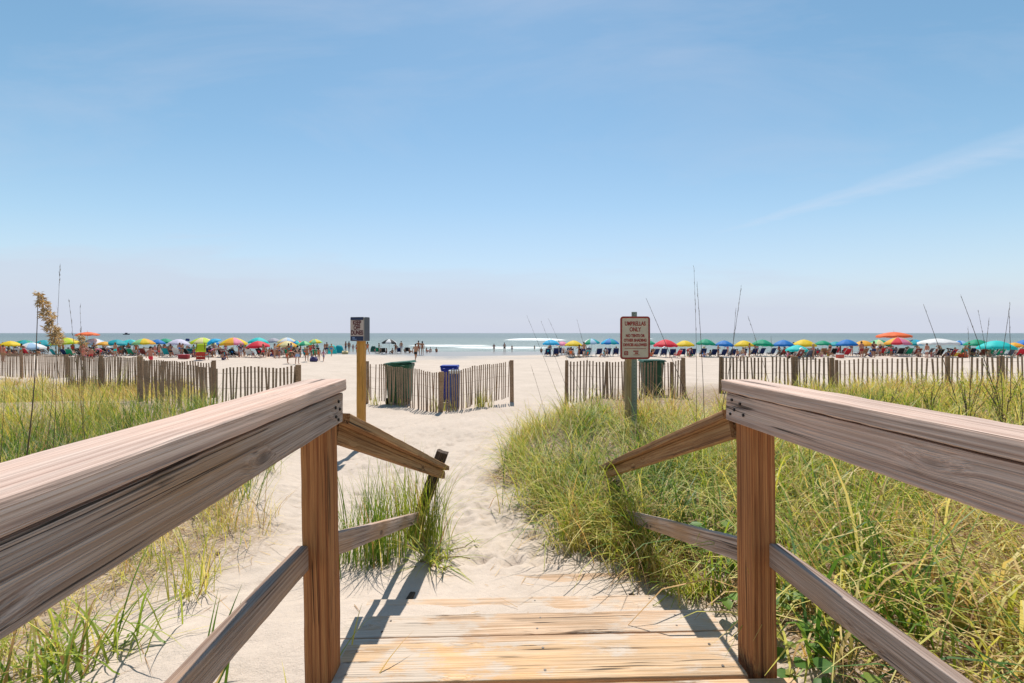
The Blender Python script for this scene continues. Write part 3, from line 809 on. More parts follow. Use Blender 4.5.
mb = MB(); mb.add(*[(lambda v, f: (v, f))(*rounded_rect(0.13, ph_, 0.02, -0.004, 0.004))][0]); mb.build('side_panel', plain((0.13, 0.135, 0.16), 0.6), ks, loc=(0.130, -0.068, pz), rot=(0, 0, R(62)))

# ------------------------------------------------------------------ bins behind the fence
def bin_cart(name, label, px0, px1, ytop, Y, col, lid_tilt, group=None):
    w = (px1 - px0) / F * Y; x = xat((px0 + px1) / 2, Y); g = gz(x, Y); h = zat(ytop, Y) - g
    root = thing(name, label, 'bin', (x, Y, g), 0, group)
    m = plain(col, 0.5)
    mb = MB(); d = w * 0.85
    # tapered, open-topped tub with a thick rolled rim
    vs = []; prof = [(0.78, 0.05), (0.82, 0.30), (0.94, 0.86), (1.0, 0.90), (1.0, 0.95)]
    n = 20
    for s, t in prof:
        for k in range(n):
            a = 2 * math.pi * (k + 0.5) / n; cxx, cyy = math.cos(a), math.sin(a)
            q = (abs(cxx) ** 5 + abs(cyy) ** 5) ** (-1 / 5)
            vs.append((cxx * q * w / 2 * s, cyy * q * d / 2 * s, h * t))
    fs = [tuple(reversed(range(n)))]
    for i in range(len(prof) - 1):
        for k in range(n): fs.append((i * n + k, i * n + (k + 1) % n, (i + 1) * n + (k + 1) % n, (i + 1) * n + k))
    fs.append(tuple((len(prof) - 1) * n + k for k in range(n)))
    mb.add(vs, fs); mb.build('bin_body', m, root, smooth=False)
    mb = MB(); mb.box((0, 0, h * 0.975), (w * 1.03, d * 1.03, h * 0.04), Euler((0, R(lid_tilt), 0)).to_matrix(), top=0.9)
    mb.box((0, -d * 0.52, h * 0.985), (w * 0.4, 0.03, 0.03))
    mb.build('lid', plain(tuple(c * 0.85 for c in col), 0.5), root)
    for s in (-1, 1):
        mb = MB(); mb.tube([(s * w * 0.40, -d * 0.34, 0.11), (s * w * 0.34, -d * 0.34, 0.11)], 0.11, 16); mb.build('wheel', plain((0.02, 0.02, 0.02), 0.8), root)
    mb = MB(); mb.tube([(-w * 0.3, -d * 0.5, h * 0.9), (-w * 0.3, -d * 0.58, h * 0.92), (w * 0.3, -d * 0.58, h * 0.92), (w * 0.3, -d * 0.5, h * 0.9)], 0.012, 6); mb.build('handle', m, root)
    return root
bin_cart('trash_bin', 'dark green trash bin behind the V shaped fence beside the blue bin', 386, 413.5, 361.5, 13.9, (0.02, 0.10, 0.05), -5, 'green trash bins')
bin_cart('trash_bin', 'dark green trash bin behind the fence right of the umbrella rules sign', 640.5, 663, 359.5, 13.4, (0.02, 0.085, 0.045), 0, 'green trash bins')
bin_cart('recycling_bin', 'royal blue recycling bin behind the corner of the V fence', 441, 458.5, 365, 13.8, (0.012, 0.03, 0.30), 0)
Y = 13.1; x = xat(454.5, Y); g = gz(x, Y)
rb = thing('slatted_basket', 'small grey blue slatted basket with white rim beside the blue recycling bin', 'basket', (x, Y, g))
hb_ = zat(370, Y) - g; mb = MB()
for k in range(14):
    a = 2 * math.pi * k / 14; mb.bar((0.15 * math.cos(a), 0.15 * math.sin(a), 0.03), (0.165 * math.cos(a), 0.165 * math.sin(a), hb_ - 0.08), 0.05, 0.012, up=(math.cos(a), math.sin(a), 0))
mb.tube([(0, 0, 0.02), (0, 0, 0.06)], 0.155, 14); mb.build('slat_body', plain((0.07, 0.11, 0.30), 0.6), rb)
mb = MB()
pr_ = [(0.175, hb_ - 0.10), (0.185, hb_ - 0.02), (0.165, hb_), (0.15, hb_ - 0.02), (0.15, hb_ - 0.10)]
vs = [(r_ * math.cos(2 * math.pi * k / 20), r_ * math.sin(2 * math.pi * k / 20), z_) for r_, z_ in pr_ for k in range(20)]
fs = [(i * 20 + k, i * 20 + (k + 1) % 20, ((i + 1) % 5) * 20 + (k + 1) % 20, ((i + 1) % 5) * 20 + k) for i in range(5) for k in range(20)]
mb.add(vs, fs); mb.build('rim', plain((0.7, 0.7, 0.7), 0.5), rb)

# ------------------------------------------------------------------ grass
def blades_mesh(name, base, az, L, tilt, bend, width, tint, segs=5, twist=None):
    """one arching ribbon per blade"""
    n = len(L)
    s = np.linspace(0, 1, segs + 1)
    pos = np.repeat(base[:, None, :], segs + 1, 1).astype(float)
    p = base.astype(float).copy()
    for k in range(1, segs + 1):
        th = tilt + bend * ((s[k] + s[k - 1]) / 2) ** 1.4
        a = az if twist is None else az + twist * s[k]
        ds = (L / segs)[:, None]
        p = p + ds * np.stack([np.sin(th) * np.cos(a), np.sin(th) * np.sin(a), np.cos(th)], -1)
        pos[:, k] = p
    # keep blades above the sand
    gg = ground(pos[..., 0], pos[..., 1]) + 0.006
    pos[..., 2] = np.maximum(pos[..., 2], gg)
    sidev = np.stack([-np.sin(az), np.cos(az), np.zeros(n)], -1)[:, None, :]
    w = (width[:, None] * (0.75 + 0.6 * s - 1.33 * s ** 2).clip(0.05) * 0.5)[..., None]
    fold = np.zeros_like(pos)
    a_ = pos - sidev * w; b_ = pos + sidev * w
    vco = np.stack([a_, b_], 2).reshape(-1, 3)
    base_i = (np.arange(n) * (segs + 1) * 2)[:, None]
    k = np.arange(segs)[None, :] * 2
    quads = np.stack([base_i + k, base_i + k + 1, base_i + k + 3, base_i + k + 2], -1).reshape(-1, 4)
    ti = np.repeat(tint[:, None], (segs + 1) * 2, 1).ravel()
    al = np.tile(np.repeat(s, 2), n)
    return big_mesh(name, vco, quads, {'tint': ti, 'along': al}, smooth=True)

def tufts(rs, cx, cy, per, spread, Lr, tiltr, bendr, wr, tint_c, tint_s, lean=0.0, sink=0.02):
    n = len(cx); m = n * per
    X = np.repeat(cx, per) + rs.randn(m) * spread; Yv = np.repeat(cy, per) + rs.randn(m) * spread
    az = rs.rand(m) * 2 * np.pi
    az = np.where(rs.rand(m) < lean, np.pi + rs.randn(m) * 0.7, az)
    L = Lr[0] + (Lr[1] - Lr[0]) * rs.rand(m) ** 1.2
    L = L * np.repeat(0.75 + 0.5 * rs.rand(n), per)
    tilt = tiltr[0] + (tiltr[1] - tiltr[0]) * rs.rand(m) ** 1.5
    bend = bendr[0] + (bendr[1] - bendr[0]) * rs.rand(m)
    w = wr[0] + (wr[1] - wr[0]) * rs.rand(m)
    t = np.repeat(tint_c, per) + rs.randn(m) * tint_s
    t = np.where(rs.rand(m) < 0.13, 0.72 + 0.28 * rs.rand(m), t)
    base = np.stack([X, Yv, ground(X, Yv) - sink], -1)
    return base, az, L, tilt, bend, w, t.clip(0, 1)

def scatter(rs, x0, x1, y0, y1, dens, mask):
    n = int((x1 - x0) * (y1 - y0) * dens)
    x = x0 + (x1 - x0) * rs.rand(n); y = y0 + (y1 - y0) * rs.rand(n)
    # only what the view or a step to the side of it can reach
    keep = (rs.rand(n) < mask(x, y)) & (np.abs(x) < 1.5 * y + 1.6)
    return x[keep], y[keep]

rg = np.random.RandomState(77)
parts = []
def right_zone(x0, x1, y0, y1, dens, per, spread, Lr, wr, mask=None, tc=0.42, bendr=(0.5, 1.9)):
    x, y = scatter(rg, x0, x1, y0, y1, dens, mask or (lambda a, b: grass_right(a, b)))
    patch = vnoise(x * 0.8 + 2, y * 0.8 + 6) + 0.5 * vnoise(x * 2.3, y * 2.3)
    tc_ = tc + 0.55 * patch + 0.10 * rg.randn(len(x))
    parts.append(tufts(rg, x, y, per, spread, Lr, (0.08, 0.85), bendr, wr, tc_, 0.17, lean=0.25))
gap = lambda a, b: grass_right(a, b)   # leave the ramp itself clear
E_ = lambda a, b: gap(a, b) * (0.55 + 0.9 * (vnoise(a * 1.7, b * 1.7 + 3) + 0.3)).clip(0.15, 1)
right_zone(0.85, 6.5, 0.5, 3.0, 17, 22, 0.045, (0.5, 1.15), (0.006, 0.014), mask=E_, tc=0.46, bendr=(1.2, 2.9))
right_zone(0.2, 7.5, 3.0, 5.4, 16, 23, 0.055, (0.5, 1.15), (0.007, 0.014), mask=gap, tc=0.46, bendr=(0.9, 2.6))
right_zone(-0.8, 9.5, 5.4, 8.4, 13, 23, 0.07, (0.45, 0.95), (0.008, 0.014), mask=gap, tc=0.44, bendr=(0.8, 2.4))
right_zone(0.0, 17, 8.4, 11.3, 13, 20, 0.09, (0.35, 0.75), (0.010, 0.016), tc=0.60, bendr=(0.3, 1.4), mask=lambda a, b: gap(a, b) * sstep(11.4, 10.2, b + 0.35 * sstep(7, 4, a) * 6))
right_zone(0.95, 5.5, 0.6, 3.4, 8, 10, 0.05, (0.45, 1.0), (0.012, 0.022), mask=E_, tc=0.26, bendr=(0.9, 2.3))
def join_blades(lst):
    return [np.concatenate([p[i] for p in lst]) for i in range(7)]
pr = join_blades(parts)
ob = link('dune_grass', blades_mesh('dune_grass', *pr), None, M['grass'])
tag(ob, 'dense arching yellow green dune grass covering the right dune', 'grass', kind='stuff')

# straw and fallen blades lying on the ground of the right dune
x, y = scatter(rg, 0.7, 6.0, 0.6, 5.0, 260, lambda a, b: grass_right(a, b) * 0.9)
n = len(x)
ob = link('straw_litter', blades_mesh('straw_litter', np.stack([x, y, ground(x, y) + 0.01 + 0.05 * rg.rand(n)], -1), rg.rand(n) * 6.28, 0.12 + 0.3 * rg.rand(n), 1.35 + 0.25 * rg.rand(n), 0.3 * rg.randn(n), 0.003 + 0.004 * rg.rand(n), 0.68 + 0.32 * rg.rand(n), segs=3), None, M['grass'])
tag(ob, 'dry brown straw lying under the grass of the right dune', 'straw', kind='stuff')

parts = []
def left_zone(x0, x1, y0, y1, dens, per, spread, Lr, wr, mask=None, tc=0.35, bendr=(0.4, 1.6), tiltr=(0.05, 0.6)):
    x, y = scatter(rg, x0, x1, y0, y1, dens, mask or grass_left)
    patch = vnoise(x * 0.8 + 12, y * 0.8 + 6) + 0.4 * vnoise(x * 2.3, y * 2.3)
    parts.append(tufts(rg, x, y, per, spread, Lr, tiltr, bendr, wr, tc + 0.5 * patch + 0.10 * rg.randn(len(x)), 0.16, lean=0.1))
left_zone(-5.5, -1.3, 1.2, 4.4, 62, 10, 0.03, (0.22, 0.6), (0.0035, 0.007), tc=0.50, bendr=(0.5, 2.0), mask=lambda a, b: grass_left(a, b) * (0.22 + 0.6 * sstep(0.15, 1.2, np.interp(b, [0, 4], [-1.5, -2.3]) - a) + 0.7 * (vnoise(a * 2.2, b * 2.2) > 0.0)))
left_zone(-8.5, -2.2, 4.2, 7.0, 20, 20, 0.06, (0.35, 0.75), (0.0045, 0.009), tc=0.33, bendr=(0.4, 2.0))
left_zone(-14, -4.0, 7.0, 10.5, 17, 18, 0.08, (0.35, 0.7), (0.006, 0.010), tc=0.44, mask=lambda a, b: grass_left(a, b) * (0.22 + 2.4 * (vnoise(a * 0.7, b * 0.7) + 0.15)).clip(0.04, 1))
left_zone(-24, -8.0, 10.5, 17, 20, 9, 0.09, (0.3, 0.55), (0.010, 0.016), tc=0.62, bendr=(0.2, 1.0), mask=lambda a, b: grass_left(a, b) * (0.5 + 2.2 * (vnoise(a * 0.4 + 5, b * 0.4) + 0.15)).clip(0, 1))
left_zone(-9.5, -2.4, 3.6, 8.0, 6, 14, 0.07, (0.5, 1.0), (0.006, 0.011), tc=0.22, bendr=(0.2, 1.4))
pl_ = join_blades(parts)
ob = link('dune_grass', blades_mesh('dune_grass_left', *pl_), None, M['grass'])
tag(ob, 'green and straw coloured dune grass on the left dune', 'grass', kind='stuff')
x, y = scatter(rg, -5.0, -1.2, 1.0, 5.0, 260, lambda a, b: grass_left(a, b) * 0.8 + 0.05 * (a < -1.3))
n = len(x)
ob = link('straw_litter', blades_mesh('straw_litter_left', np.stack([x, y, ground(x, y) + 0.006 + 0.02 * rg.rand(n)], -1), rg.rand(n) * 6.28, 0.10 + 0.3 * rg.rand(n), 1.45 + 0.15 * rg.rand(n), 0.15 * rg.randn(n), 0.002 + 0.003 * rg.rand(n), 0.66 + 0.34 * rg.rand(n), segs=3), None, M['grass'])
tag(ob, 'dry straw and twigs lying on the sand left of the boardwalk', 'straw', kind='stuff')
x, y = scatter(rg, -3.2, 1.2, 2.0, 9.0, 16, lambda a, b: 0.15 + 0.85 * (vnoise(a * 1.2, b * 1.2) > 0.12))
n = len(x)
ob = link('beach_litter', blades_mesh('beach_litter', np.stack([x, y, ground(x, y) + 0.004 + 0.006 * rg.rand(n)], -1), rg.rand(n) * 6.28, 0.03 + 0.12 * rg.rand(n), 1.5 + 0.07 * rg.rand(n), 0.1 * rg.randn(n), 0.002 + 0.004 * rg.rand(n), 0.80 + 0.20 * rg.rand(n), segs=3), None, M['grass'])
tag(ob, 'scattered bits of straw and driftwood on the path sand', 'litter', kind='stuff')
# tufts at the foot of the fences
rf = np.random.RandomState(9)
fx, fy = [], []
for (px, Y, k) in ((376, 13.3, 5), (430, 12.1, 5), (478, 12.9, 8), (484, 12.9, 8), (447, 12.4, 5), (400, 12.9, 3)):
    for _ in range(k): fx.append(xat(px, Y) + rf.randn() * 0.12); fy.append(Y + 0.15 + rf.randn() * 0.1)
ob = link('fence_foot_grass', blades_mesh('fence_foot_grass', *tufts(rf, np.array(fx), np.array(fy), 8, 0.05, (0.3, 0.75), (0.05, 0.4), (0.2, 0.9), (0.008, 0.014), np.full(len(fx), 0.45), 0.1)), None, M['grass'])
tag(ob, 'thin grass growing along the foot of the V shaped fence', 'grass', kind='stuff')

def tuft_thing(name, label, px, py, Y, n, spread, Lr, tiltr, bendr, wr, tc, ts=0.08, cat='grass tuft', group=None, seed=0, parent=None, aim=None):
    rs = np.random.RandomState(seed + 300)
    x = xat(px, Y)
    cx = np.array([x]); cy = np.array([Y])
    a = list(tufts(rs, cx, cy, n, spread, Lr, tiltr, bendr, wr, np.array([tc]), ts))
    if aim is not None: a[1] = aim + rs.randn(n) * 0.6
    o = link(name, blades_mesh(name, *a, segs=7), parent, M['grass'])
    return tag(o, label, cat, group)
tuft_thing('grass_tuft', 'bright green grass clump growing between the left sloping rail and its lower rail', 372, 500, 3.25, 260, 0.13, (0.4, 0.95), (0.02, 0.35), (0.1, 0.9), (0.005, 0.010), 0.20, seed=1)
tuft_thing('grass_tuft', 'sparse pale green grass behind the middle of the left sloping rail', 405, 500, 3.7, 170, 0.14, (0.35, 0.85), (0.02, 0.4), (0.1, 1.0), (0.005, 0.009), 0.36, seed=2)
tuft_thing('grass_tuft', 'grass climbing round the leaning rotten end post', 428, 530, 3.92, 190, 0.10, (0.35, 1.0), (0.0, 0.4), (0.2, 1.9), (0.006, 0.011), 0.32, seed=3)
tuft_thing('grass_tuft', 'light green drooping tuft on the sand at the foot of the leaning post', 432, 560, 3.25, 75, 0.05, (0.2, 0.48), (0.5, 1.2), (0.4, 1.2), (0.007, 0.013), 0.36, seed=4)
tuft_thing('grass_tuft', 'pale grass tuft hanging over the right end of the sandy steps', 692, 590, 2.55, 110, 0.06, (0.25, 0.6), (0.1, 0.7), (0.6, 2.2), (0.006, 0.011), 0.34, seed=5, aim=R(230))
tuft_thing('grass_tuft', 'broad green grass tuft below the left handrail in the near corner', 28, 668, 1.75, 120, 0.16, (0.25, 0.6), (0.15, 0.9), (0.5, 2.0), (0.009, 0.017), 0.30, seed=6)
tuft_thing('grass_tuft', 'long bladed grass tuft under the left handrail on bare sand', 100, 640, 1.95, 34, 0.08, (0.3, 0.65), (0.1, 0.8), (0.6, 2.0), (0.008, 0.014), 0.30, seed=7)
tuft_thing('grass_tuft', 'few stiff dark green blades standing alone on the left sand', 203, 684, 1.62, 9, 0.025, (0.28, 0.5), (0.15, 0.6), (0.0, 0.4), (0.010, 0.018), 0.12, seed=8, aim=R(60))
tuft_thing('grass_tuft', 'wispy grass blades at the foot of the left railing post', 318, 690, 1.42, 16, 0.06, (0.25, 0.5), (0.5, 1.1), (0.5, 1.3), (0.006, 0.010), 0.42, seed=9)
tuft_thing('grass_tuft', 'yellow green grass tuft leaning on the sand beneath the left handrail knot', 190, 560, 2.55, 60, 0.08, (0.3, 0.7), (0.1, 0.6), (0.2, 1.1), (0.005, 0.009), 0.5, seed=10)
tuft_thing('grass_tuft', 'blue green broad bladed tuft beneath the right mid rail', 900, 600, 1.95, 60, 0.07, (0.4, 0.85), (0.1, 0.6), (0.6, 1.9), (0.008, 0.014), 0.16, seed=11)
tuft_thing('grass_tuft', 'tall fresh green tuft standing in dry grass beyond the right handrail', 858, 520, 2.6, 70, 0.05, (0.5, 0.95), (0.02, 0.4), (0.2, 1.0), (0.006, 0.011), 0.20, seed=12)

tuft_thing('grass_tuft', 'large arching grass clump over the lower end of the right sloping rail', 596, 545, 3.75, 330, 0.16, (0.55, 1.1), (0.05, 0.75), (0.7, 2.2), (0.006, 0.012), 0.44, ts=0.18, seed=21)
tuft_thing('grass_tuft', 'arching yellow green clump hiding the right leaning end post', 634, 560, 3.35, 300, 0.13, (0.5, 0.95), (0.05, 0.8), (0.8, 2.3), (0.006, 0.011), 0.48, ts=0.18, seed=22)
tuft_thing('grass_tuft', 'brownish drooping clump at the right edge of the path by the steps', 655, 585, 2.95, 210, 0.10, (0.3, 0.7), (0.2, 1.0), (0.8, 2.2), (0.005, 0.010), 0.60, ts=0.2, seed=23)
tuft_thing('grass_tuft', 'rounded grass clump at the left foot of the right dune', 548, 500, 5.0, 320, 0.22, (0.5, 1.0), (0.1, 0.9), (0.7, 2.2), (0.007, 0.013), 0.42, ts=0.18, seed=24)
# creeping leafy runner beside the steps and the broad-leaved vine under the right railing
def leaf_plant(name, label, cat, x, y, n, spread, size, seed, tall=0.16):
    rs = random.Random(seed)
    root = thing(name, label, cat, (x, y, gz(x, y)))
    st = MB(); vs = []; fs = []; ti = []
    for k in range(n):
        bx = rs.gauss(0, spread); by = rs.gauss(0, spread); g = gz(x + bx, y + by) - gz(x, y)
        h = tall * rs.uniform(0.35, 1.3); a = rs.uniform(0, 6.28)
        tip = Vector((bx + 0.5 * h * math.cos(a), by + 0.5 * h * math.sin(a), g + h))
        st.tube([(bx, by, g - 0.01), ((bx + tip.x) / 2, (by + tip.y) / 2, g + h * 0.65), tip], [0.0025, 0.002, 0.0015], 5)
        for q in range(rs.choice((2, 3, 3, 4))):
            L = size * rs.uniform(0.6, 1.25); a2 = a + rs.uniform(-2.2, 2.2); dr = rs.uniform(-0.5, 0.4)
            d = Vector((math.cos(a2) * math.cos(dr), math.sin(a2) * math.cos(dr), math.sin(dr)))
            s = d.cross(Vector((0, 0, 1))).normalized(); u = s.cross(d)
            b = len(vs); t = rs.uniform(0.1, 0.75) if rs.random() > 0.15 else 1.0
            st0 = tip - Vector((0, 0, 0.02 * q))
            for (al, w, up) in ((0, 0, 0), (0.22, 0.30, 0.06), (0.5, 0.40, 0.09), (0.78, 0.26, 0.05)):
                c = st0 + d * (L * al)
                vs += [c - s * (L * w) + u * (L * up), c + u * 0, c + s * (L * w) + u * (L * up)]; ti += [t] * 3
            vs.append(st0 + d * L - u * L * 0.05); ti.append(t)
            for r_ in range(3):
                for c_ in range(2): fs.append((b + r_ * 3 + c_, b + r_ * 3 + c_ + 1, b + r_ * 3 + c_ + 4, b + r_ * 3 + c_ + 3))
            fs += [(b + 9, b + 10, b + 12), (b + 10, b + 11, b + 12)]
    me = mesh_from('leaves', vs, fs, True)
    at = me.attributes.new('tint', 'FLOAT', 'POINT'); at.data.foreach_set('value', ti)
    link('leaves', me, root, M['leaf'])
    st.build('stems', plain((0.14, 0.16, 0.05), 0.7), root)
    return root
leaf_plant('leafy_vine', 'low broad leaved green vine at the foot of the right railing post', 'vine', xat(815, 1.9), 1.9, 15, 0.11, 0.075, 5)
leaf_plant('leafy_vine', 'broad leaved vine below the right mid rail in the near corner', 'vine', xat(838, 1.55), 1.55, 16, 0.11, 0.07, 6, 0.2)
leaf_plant('leafy_vine', 'small dark leaved plant behind the right sloping rail', 'vine', xat(722, 2.6), 2.6, 18, 0.09, 0.085, 7, 0.3)
leaf_plant('leafy_vine', 'yellowing broad leaved vine amid dry grass right of the boardwalk', 'vine', xat(880, 2.3), 2.3, 24, 0.16, 0.07, 8, 0.2)

def runner(label, pts, leaves_at, seed, size=0.10):
    rs = random.Random(seed)
    x0, y0 = pts[0]
    root = thing('creeping_runner', label, 'runner', (x0, y0, gz(x0, y0)))
    org = Vector(root.location)
    mb = MB()
    pp = [Vector((a, b, gz(a, b) + 0.012 + (0.02 if 0 < i < len(pts) - 1 else 0.03))) - org for i, (a, b) in enumerate(pts)]
    mb.tube(pp, 0.004, 6); mb.build('stem', M['stalk'] if False else plain((0.20, 0.13, 0.08), 0.8), root)
    bs, az, L, ti, be, w, tt = [], [], [], [], [], [], []
    for (a, b, n) in leaves_at:
        for k in range(n):
            bs.append((a + rs.gauss(0, 0.01), b + rs.gauss(0, 0.01), gz(a, b) + 0.02)); az.append(rs.uniform(0, 6.28)); L.append(size * rs.uniform(0.6, 1.6))
            ti.append(rs.uniform(0.5, 1.2)); be.append(rs.uniform(0.1, 0.8)); w.append(rs.uniform(0.008, 0.014)); tt.append(rs.uniform(0.25, 0.5))
    me = blades_mesh('leaves', np.array(bs), np.array(az), np.array(L), np.array(ti), np.array(be), np.array(w), np.array(tt), segs=5)
    o = link('leaves', me, root, M['grass'])
    o.location = -org
    return root
ga = lambda px, Y: (xat(px, Y), Y)
runner('creeping runner with a raised leafy tip on the path sand', [ga(433, 3.55), ga(450, 3.6), ga(465, 3.7), ga(474, 3.85)], [(*ga(474, 3.85), 9), (*ga(452, 3.6), 4)], 3)
runner('dark bent runner lying on the path beside the leaning post', [ga(430, 3.3), ga(446, 3.25), ga(458, 3.3), ga(470, 3.2)], [(*ga(446, 3.25), 7), (*ga(436, 3.2), 6)], 4)
runner('leafy runner hanging down towards the top sandy step', [ga(420, 3.15), ga(432, 3.05), ga(444, 3.0), ga(452, 3.03)], [(*ga(430, 3.05), 10), (*ga(444, 3.0), 10)], 5, 0.13)

# ------------------------------------------------------------------ sea oats and weeds: single stalks that stand above the grass
def sea_oat(label, px0, Y, px1, py1, py_head=None, head=0.0, rad=0.004, seed=0, bow=0.0, spik=True, axis=None, group='sea oat stalks', y1=None):
    rs = random.Random(seed)
    x0 = xat(px0, Y); g = gz(x0, Y)
    root = thing('sea_oat', label, 'sea oat', (x0, Y, g), 0, group)
    org = Vector(root.location)
    tip = P(px1, py1, y1 or Y) - org
    pts = []
    for k in range(9):
        u = k / 8
        p = tip * u; p.x += bow * math.sin(u * math.pi); p.z += 0
        pts.append(p)
    mb = MB(); mb.tube(pts, [rad * (1 - 0.65 * k / 8) for k in range(9)], 6)
    o = mb.build('stem', M['stalk'], root)
    vs = []; fs = []; ti = []
    def spikelet(c, d, L, w):
        d = d.normalized(); s = d.cross(Vector((rs.uniform(-1, 1), rs.uniform(-1, 1), rs.uniform(-1, 1)))).normalized(); t = d.cross(s)
        b = len(vs)
        vs.extend([c, c + d * L * 0.45 + s * w, c + d * L * 0.45 + t * w * 0.4, c + d * L * 0.45 - s * w, c + d * L * 0.45 - t * w * 0.4, c + d * L])
        fs.extend([(b, b + 1, b + 2), (b, b + 2, b + 3), (b, b + 3, b + 4), (b, b + 4, b + 1), (b + 5, b + 2, b + 1), (b + 5, b + 3, b + 2), (b + 5, b + 4, b + 3), (b + 5, b + 1, b + 4)])
        ti.extend([rs.uniform(0, 1)] * 6)
    L = tip.length
    if head > 0:
        nsp = int(800 * head / 0.4)
        for k in range(nsp):
            u = rs.random(); s0 = 1 - (1 - u) * head / L
            i = min(int(s0 * 8), 7); f = s0 * 8 - i
            c = pts[i].lerp(pts[i + 1], f)
            if axis: c = (P(axis[0], axis[1], Y) - org).lerp(P(axis[2], axis[3], Y) - org, 1 - u) + Vector((0.012 * math.sin(u * 3.1), 0, 0))
            r_ = 0.030 * (0.35 + 0.65 * math.sin(math.pi * min(1, 0.10 + u * 0.85))) * (0.3 + 1.1 * rs.random()) * (0.65 + 0.55 * math.sin(u * 26))
            a = rs.uniform(0, 6.28)
            c = c + Vector((math.cos(a) * r_ + 0.035 * (1 - u) ** 2 + 0.012, math.sin(a) * r_, -0.03 * rs.random()))
            spikelet(c, Vector((math.cos(a) * 0.5, math.sin(a) * 0.5, rs.uniform(-0.9, 0.5))), rs.uniform(0.022, 0.040), rs.uniform(0.0035, 0.0065))
    elif spik:
        for k in range(26):
            u = 0.62 + 0.38 * rs.random()
            i = min(int(u * 8), 7); c = pts[i].lerp(pts[i + 1], u * 8 - i)
            d = (pts[i + 1] - pts[i]).normalized() + Vector((rs.uniform(-1, 1), rs.uniform(-1, 1), 0)) * 0.18
            spikelet(c, d, rs.uniform(0.03, 0.07), 0.0022)
    if vs:
        me = mesh_from('seed_head', vs, fs, False)
        at = me.attributes.new('tint', 'FLOAT', 'POINT'); at.data.foreach_set('value', ti)
        link('seed_head', me, root, M['oat_head'] if head > 0 else M['stalk'])
    return root
# left dune
sea_oat('sea oat with a large golden seed head leaning over the left dune', 16, 3.6, 38, 292, head=0.46, rad=0.006, seed=1, bow=0.045, axis=(38, 291, 51, 342))
sea_oat('sea oat with a drooping tan seed head just right of the large golden one', 50, 4.6, 56, 328, head=0.15, rad=0.004, seed=2, bow=0.03)
sea_oat('sea oat with a small orange brown seed head below the orange umbrella', 84, 5.0, 80, 334, head=0.12, rad=0.0026, seed=3)
sea_oat('tallest bare stalk above the golden sea oat head', 40, 4.0, 60, 266, rad=0.0026, seed=4, bow=0.03)
sea_oat('bare stalk leaning left between the golden and tan seed heads', 74, 4.4, 50, 305, rad=0.0026, seed=5)
sea_oat('bare stalk leaning left just left of the orange umbrella', 90, 4.6, 69, 300, rad=0.0026, seed=6)
sea_oat('short upright bare stalk crossing the orange umbrella', 86, 4.8, 80, 306, rad=0.0026, seed=7)
sea_oat('dark bare stalk bent low at the left edge of the dune', -4, 3.4, 6, 372, rad=0.0026, seed=8, spik=False)
# right dune
for (lb, a, Y, b, c, rd) in (
    ('bare stalk leaning left just right of the umbrella rules sign', 700, 7.2, 646, 298, 0.007),
    ('tall thin upright stalk between the scarlet and green umbrellas', 696, 5.6, 694, 268, 0.004),
    ('dark upright stalk just right of the tallest thin one', 705, 5.8, 697, 284, 0.006),
    ('dark stalk leaning right above the blue umbrella', 716, 6.4, 741, 288, 0.006),
    ('shorter dark stalk leaning right beside the longer one above the blue umbrella', 722, 6.6, 736, 308, 0.005),
    ('thin stalk leaning left above the yellow and green umbrellas', 784, 6.8, 748, 316, 0.005),
    ('thin short stalk above the green umbrella left of the tall fence post', 772, 7.0, 771, 336, 0.004),
    ('bare stalk leaning left above the white canopy', 962, 7.2, 924, 306, 0.007),
    ('tallest dark stalk leaning left over the green umbrella at the right', 1004, 7.2, 961, 296, 0.007),
    ('thin pale stalk leaning left amid the right hand group of stalks', 996, 7.4, 978, 310, 0.004),
    ('short stalk leaning right amid the right hand group of stalks', 975, 7.4, 989, 319, 0.005),
    ('long stalk leaning right over the turquoise umbrella', 990, 7.2, 1010, 304, 0.006),
    ('upright dark stalk beside the long one over the turquoise umbrella', 1010, 7.2, 1009, 311, 0.006),
    ('short upright stalk over the green umbrella at the right', 970, 7.6, 968, 328, 0.004),
    ('faint long stalk leaning left over the surf near the mound', 566, 8.6, 527, 316, 0.004),
    ('faint thin stalk leaning left above the leftmost blue umbrella of the right row', 576, 8.6, 541, 321, 0.004),
    ('second faint stalk leaning left above the yellow umbrella behind the mound', 590, 8.6, 549, 320, 0.004),
    ('faint stalk leaning left just left of the umbrella rules sign', 600, 8.4, 577, 320, 0.004),
    ('short faint stalk above the grass mound beside the path', 548, 8.0, 531, 366, 0.004)):
    sea_oat(lb, a, Y, b, c, rad=rd, seed=hash(lb) % 1000 if False else len(lb) * 7 + a, bow=0.02)

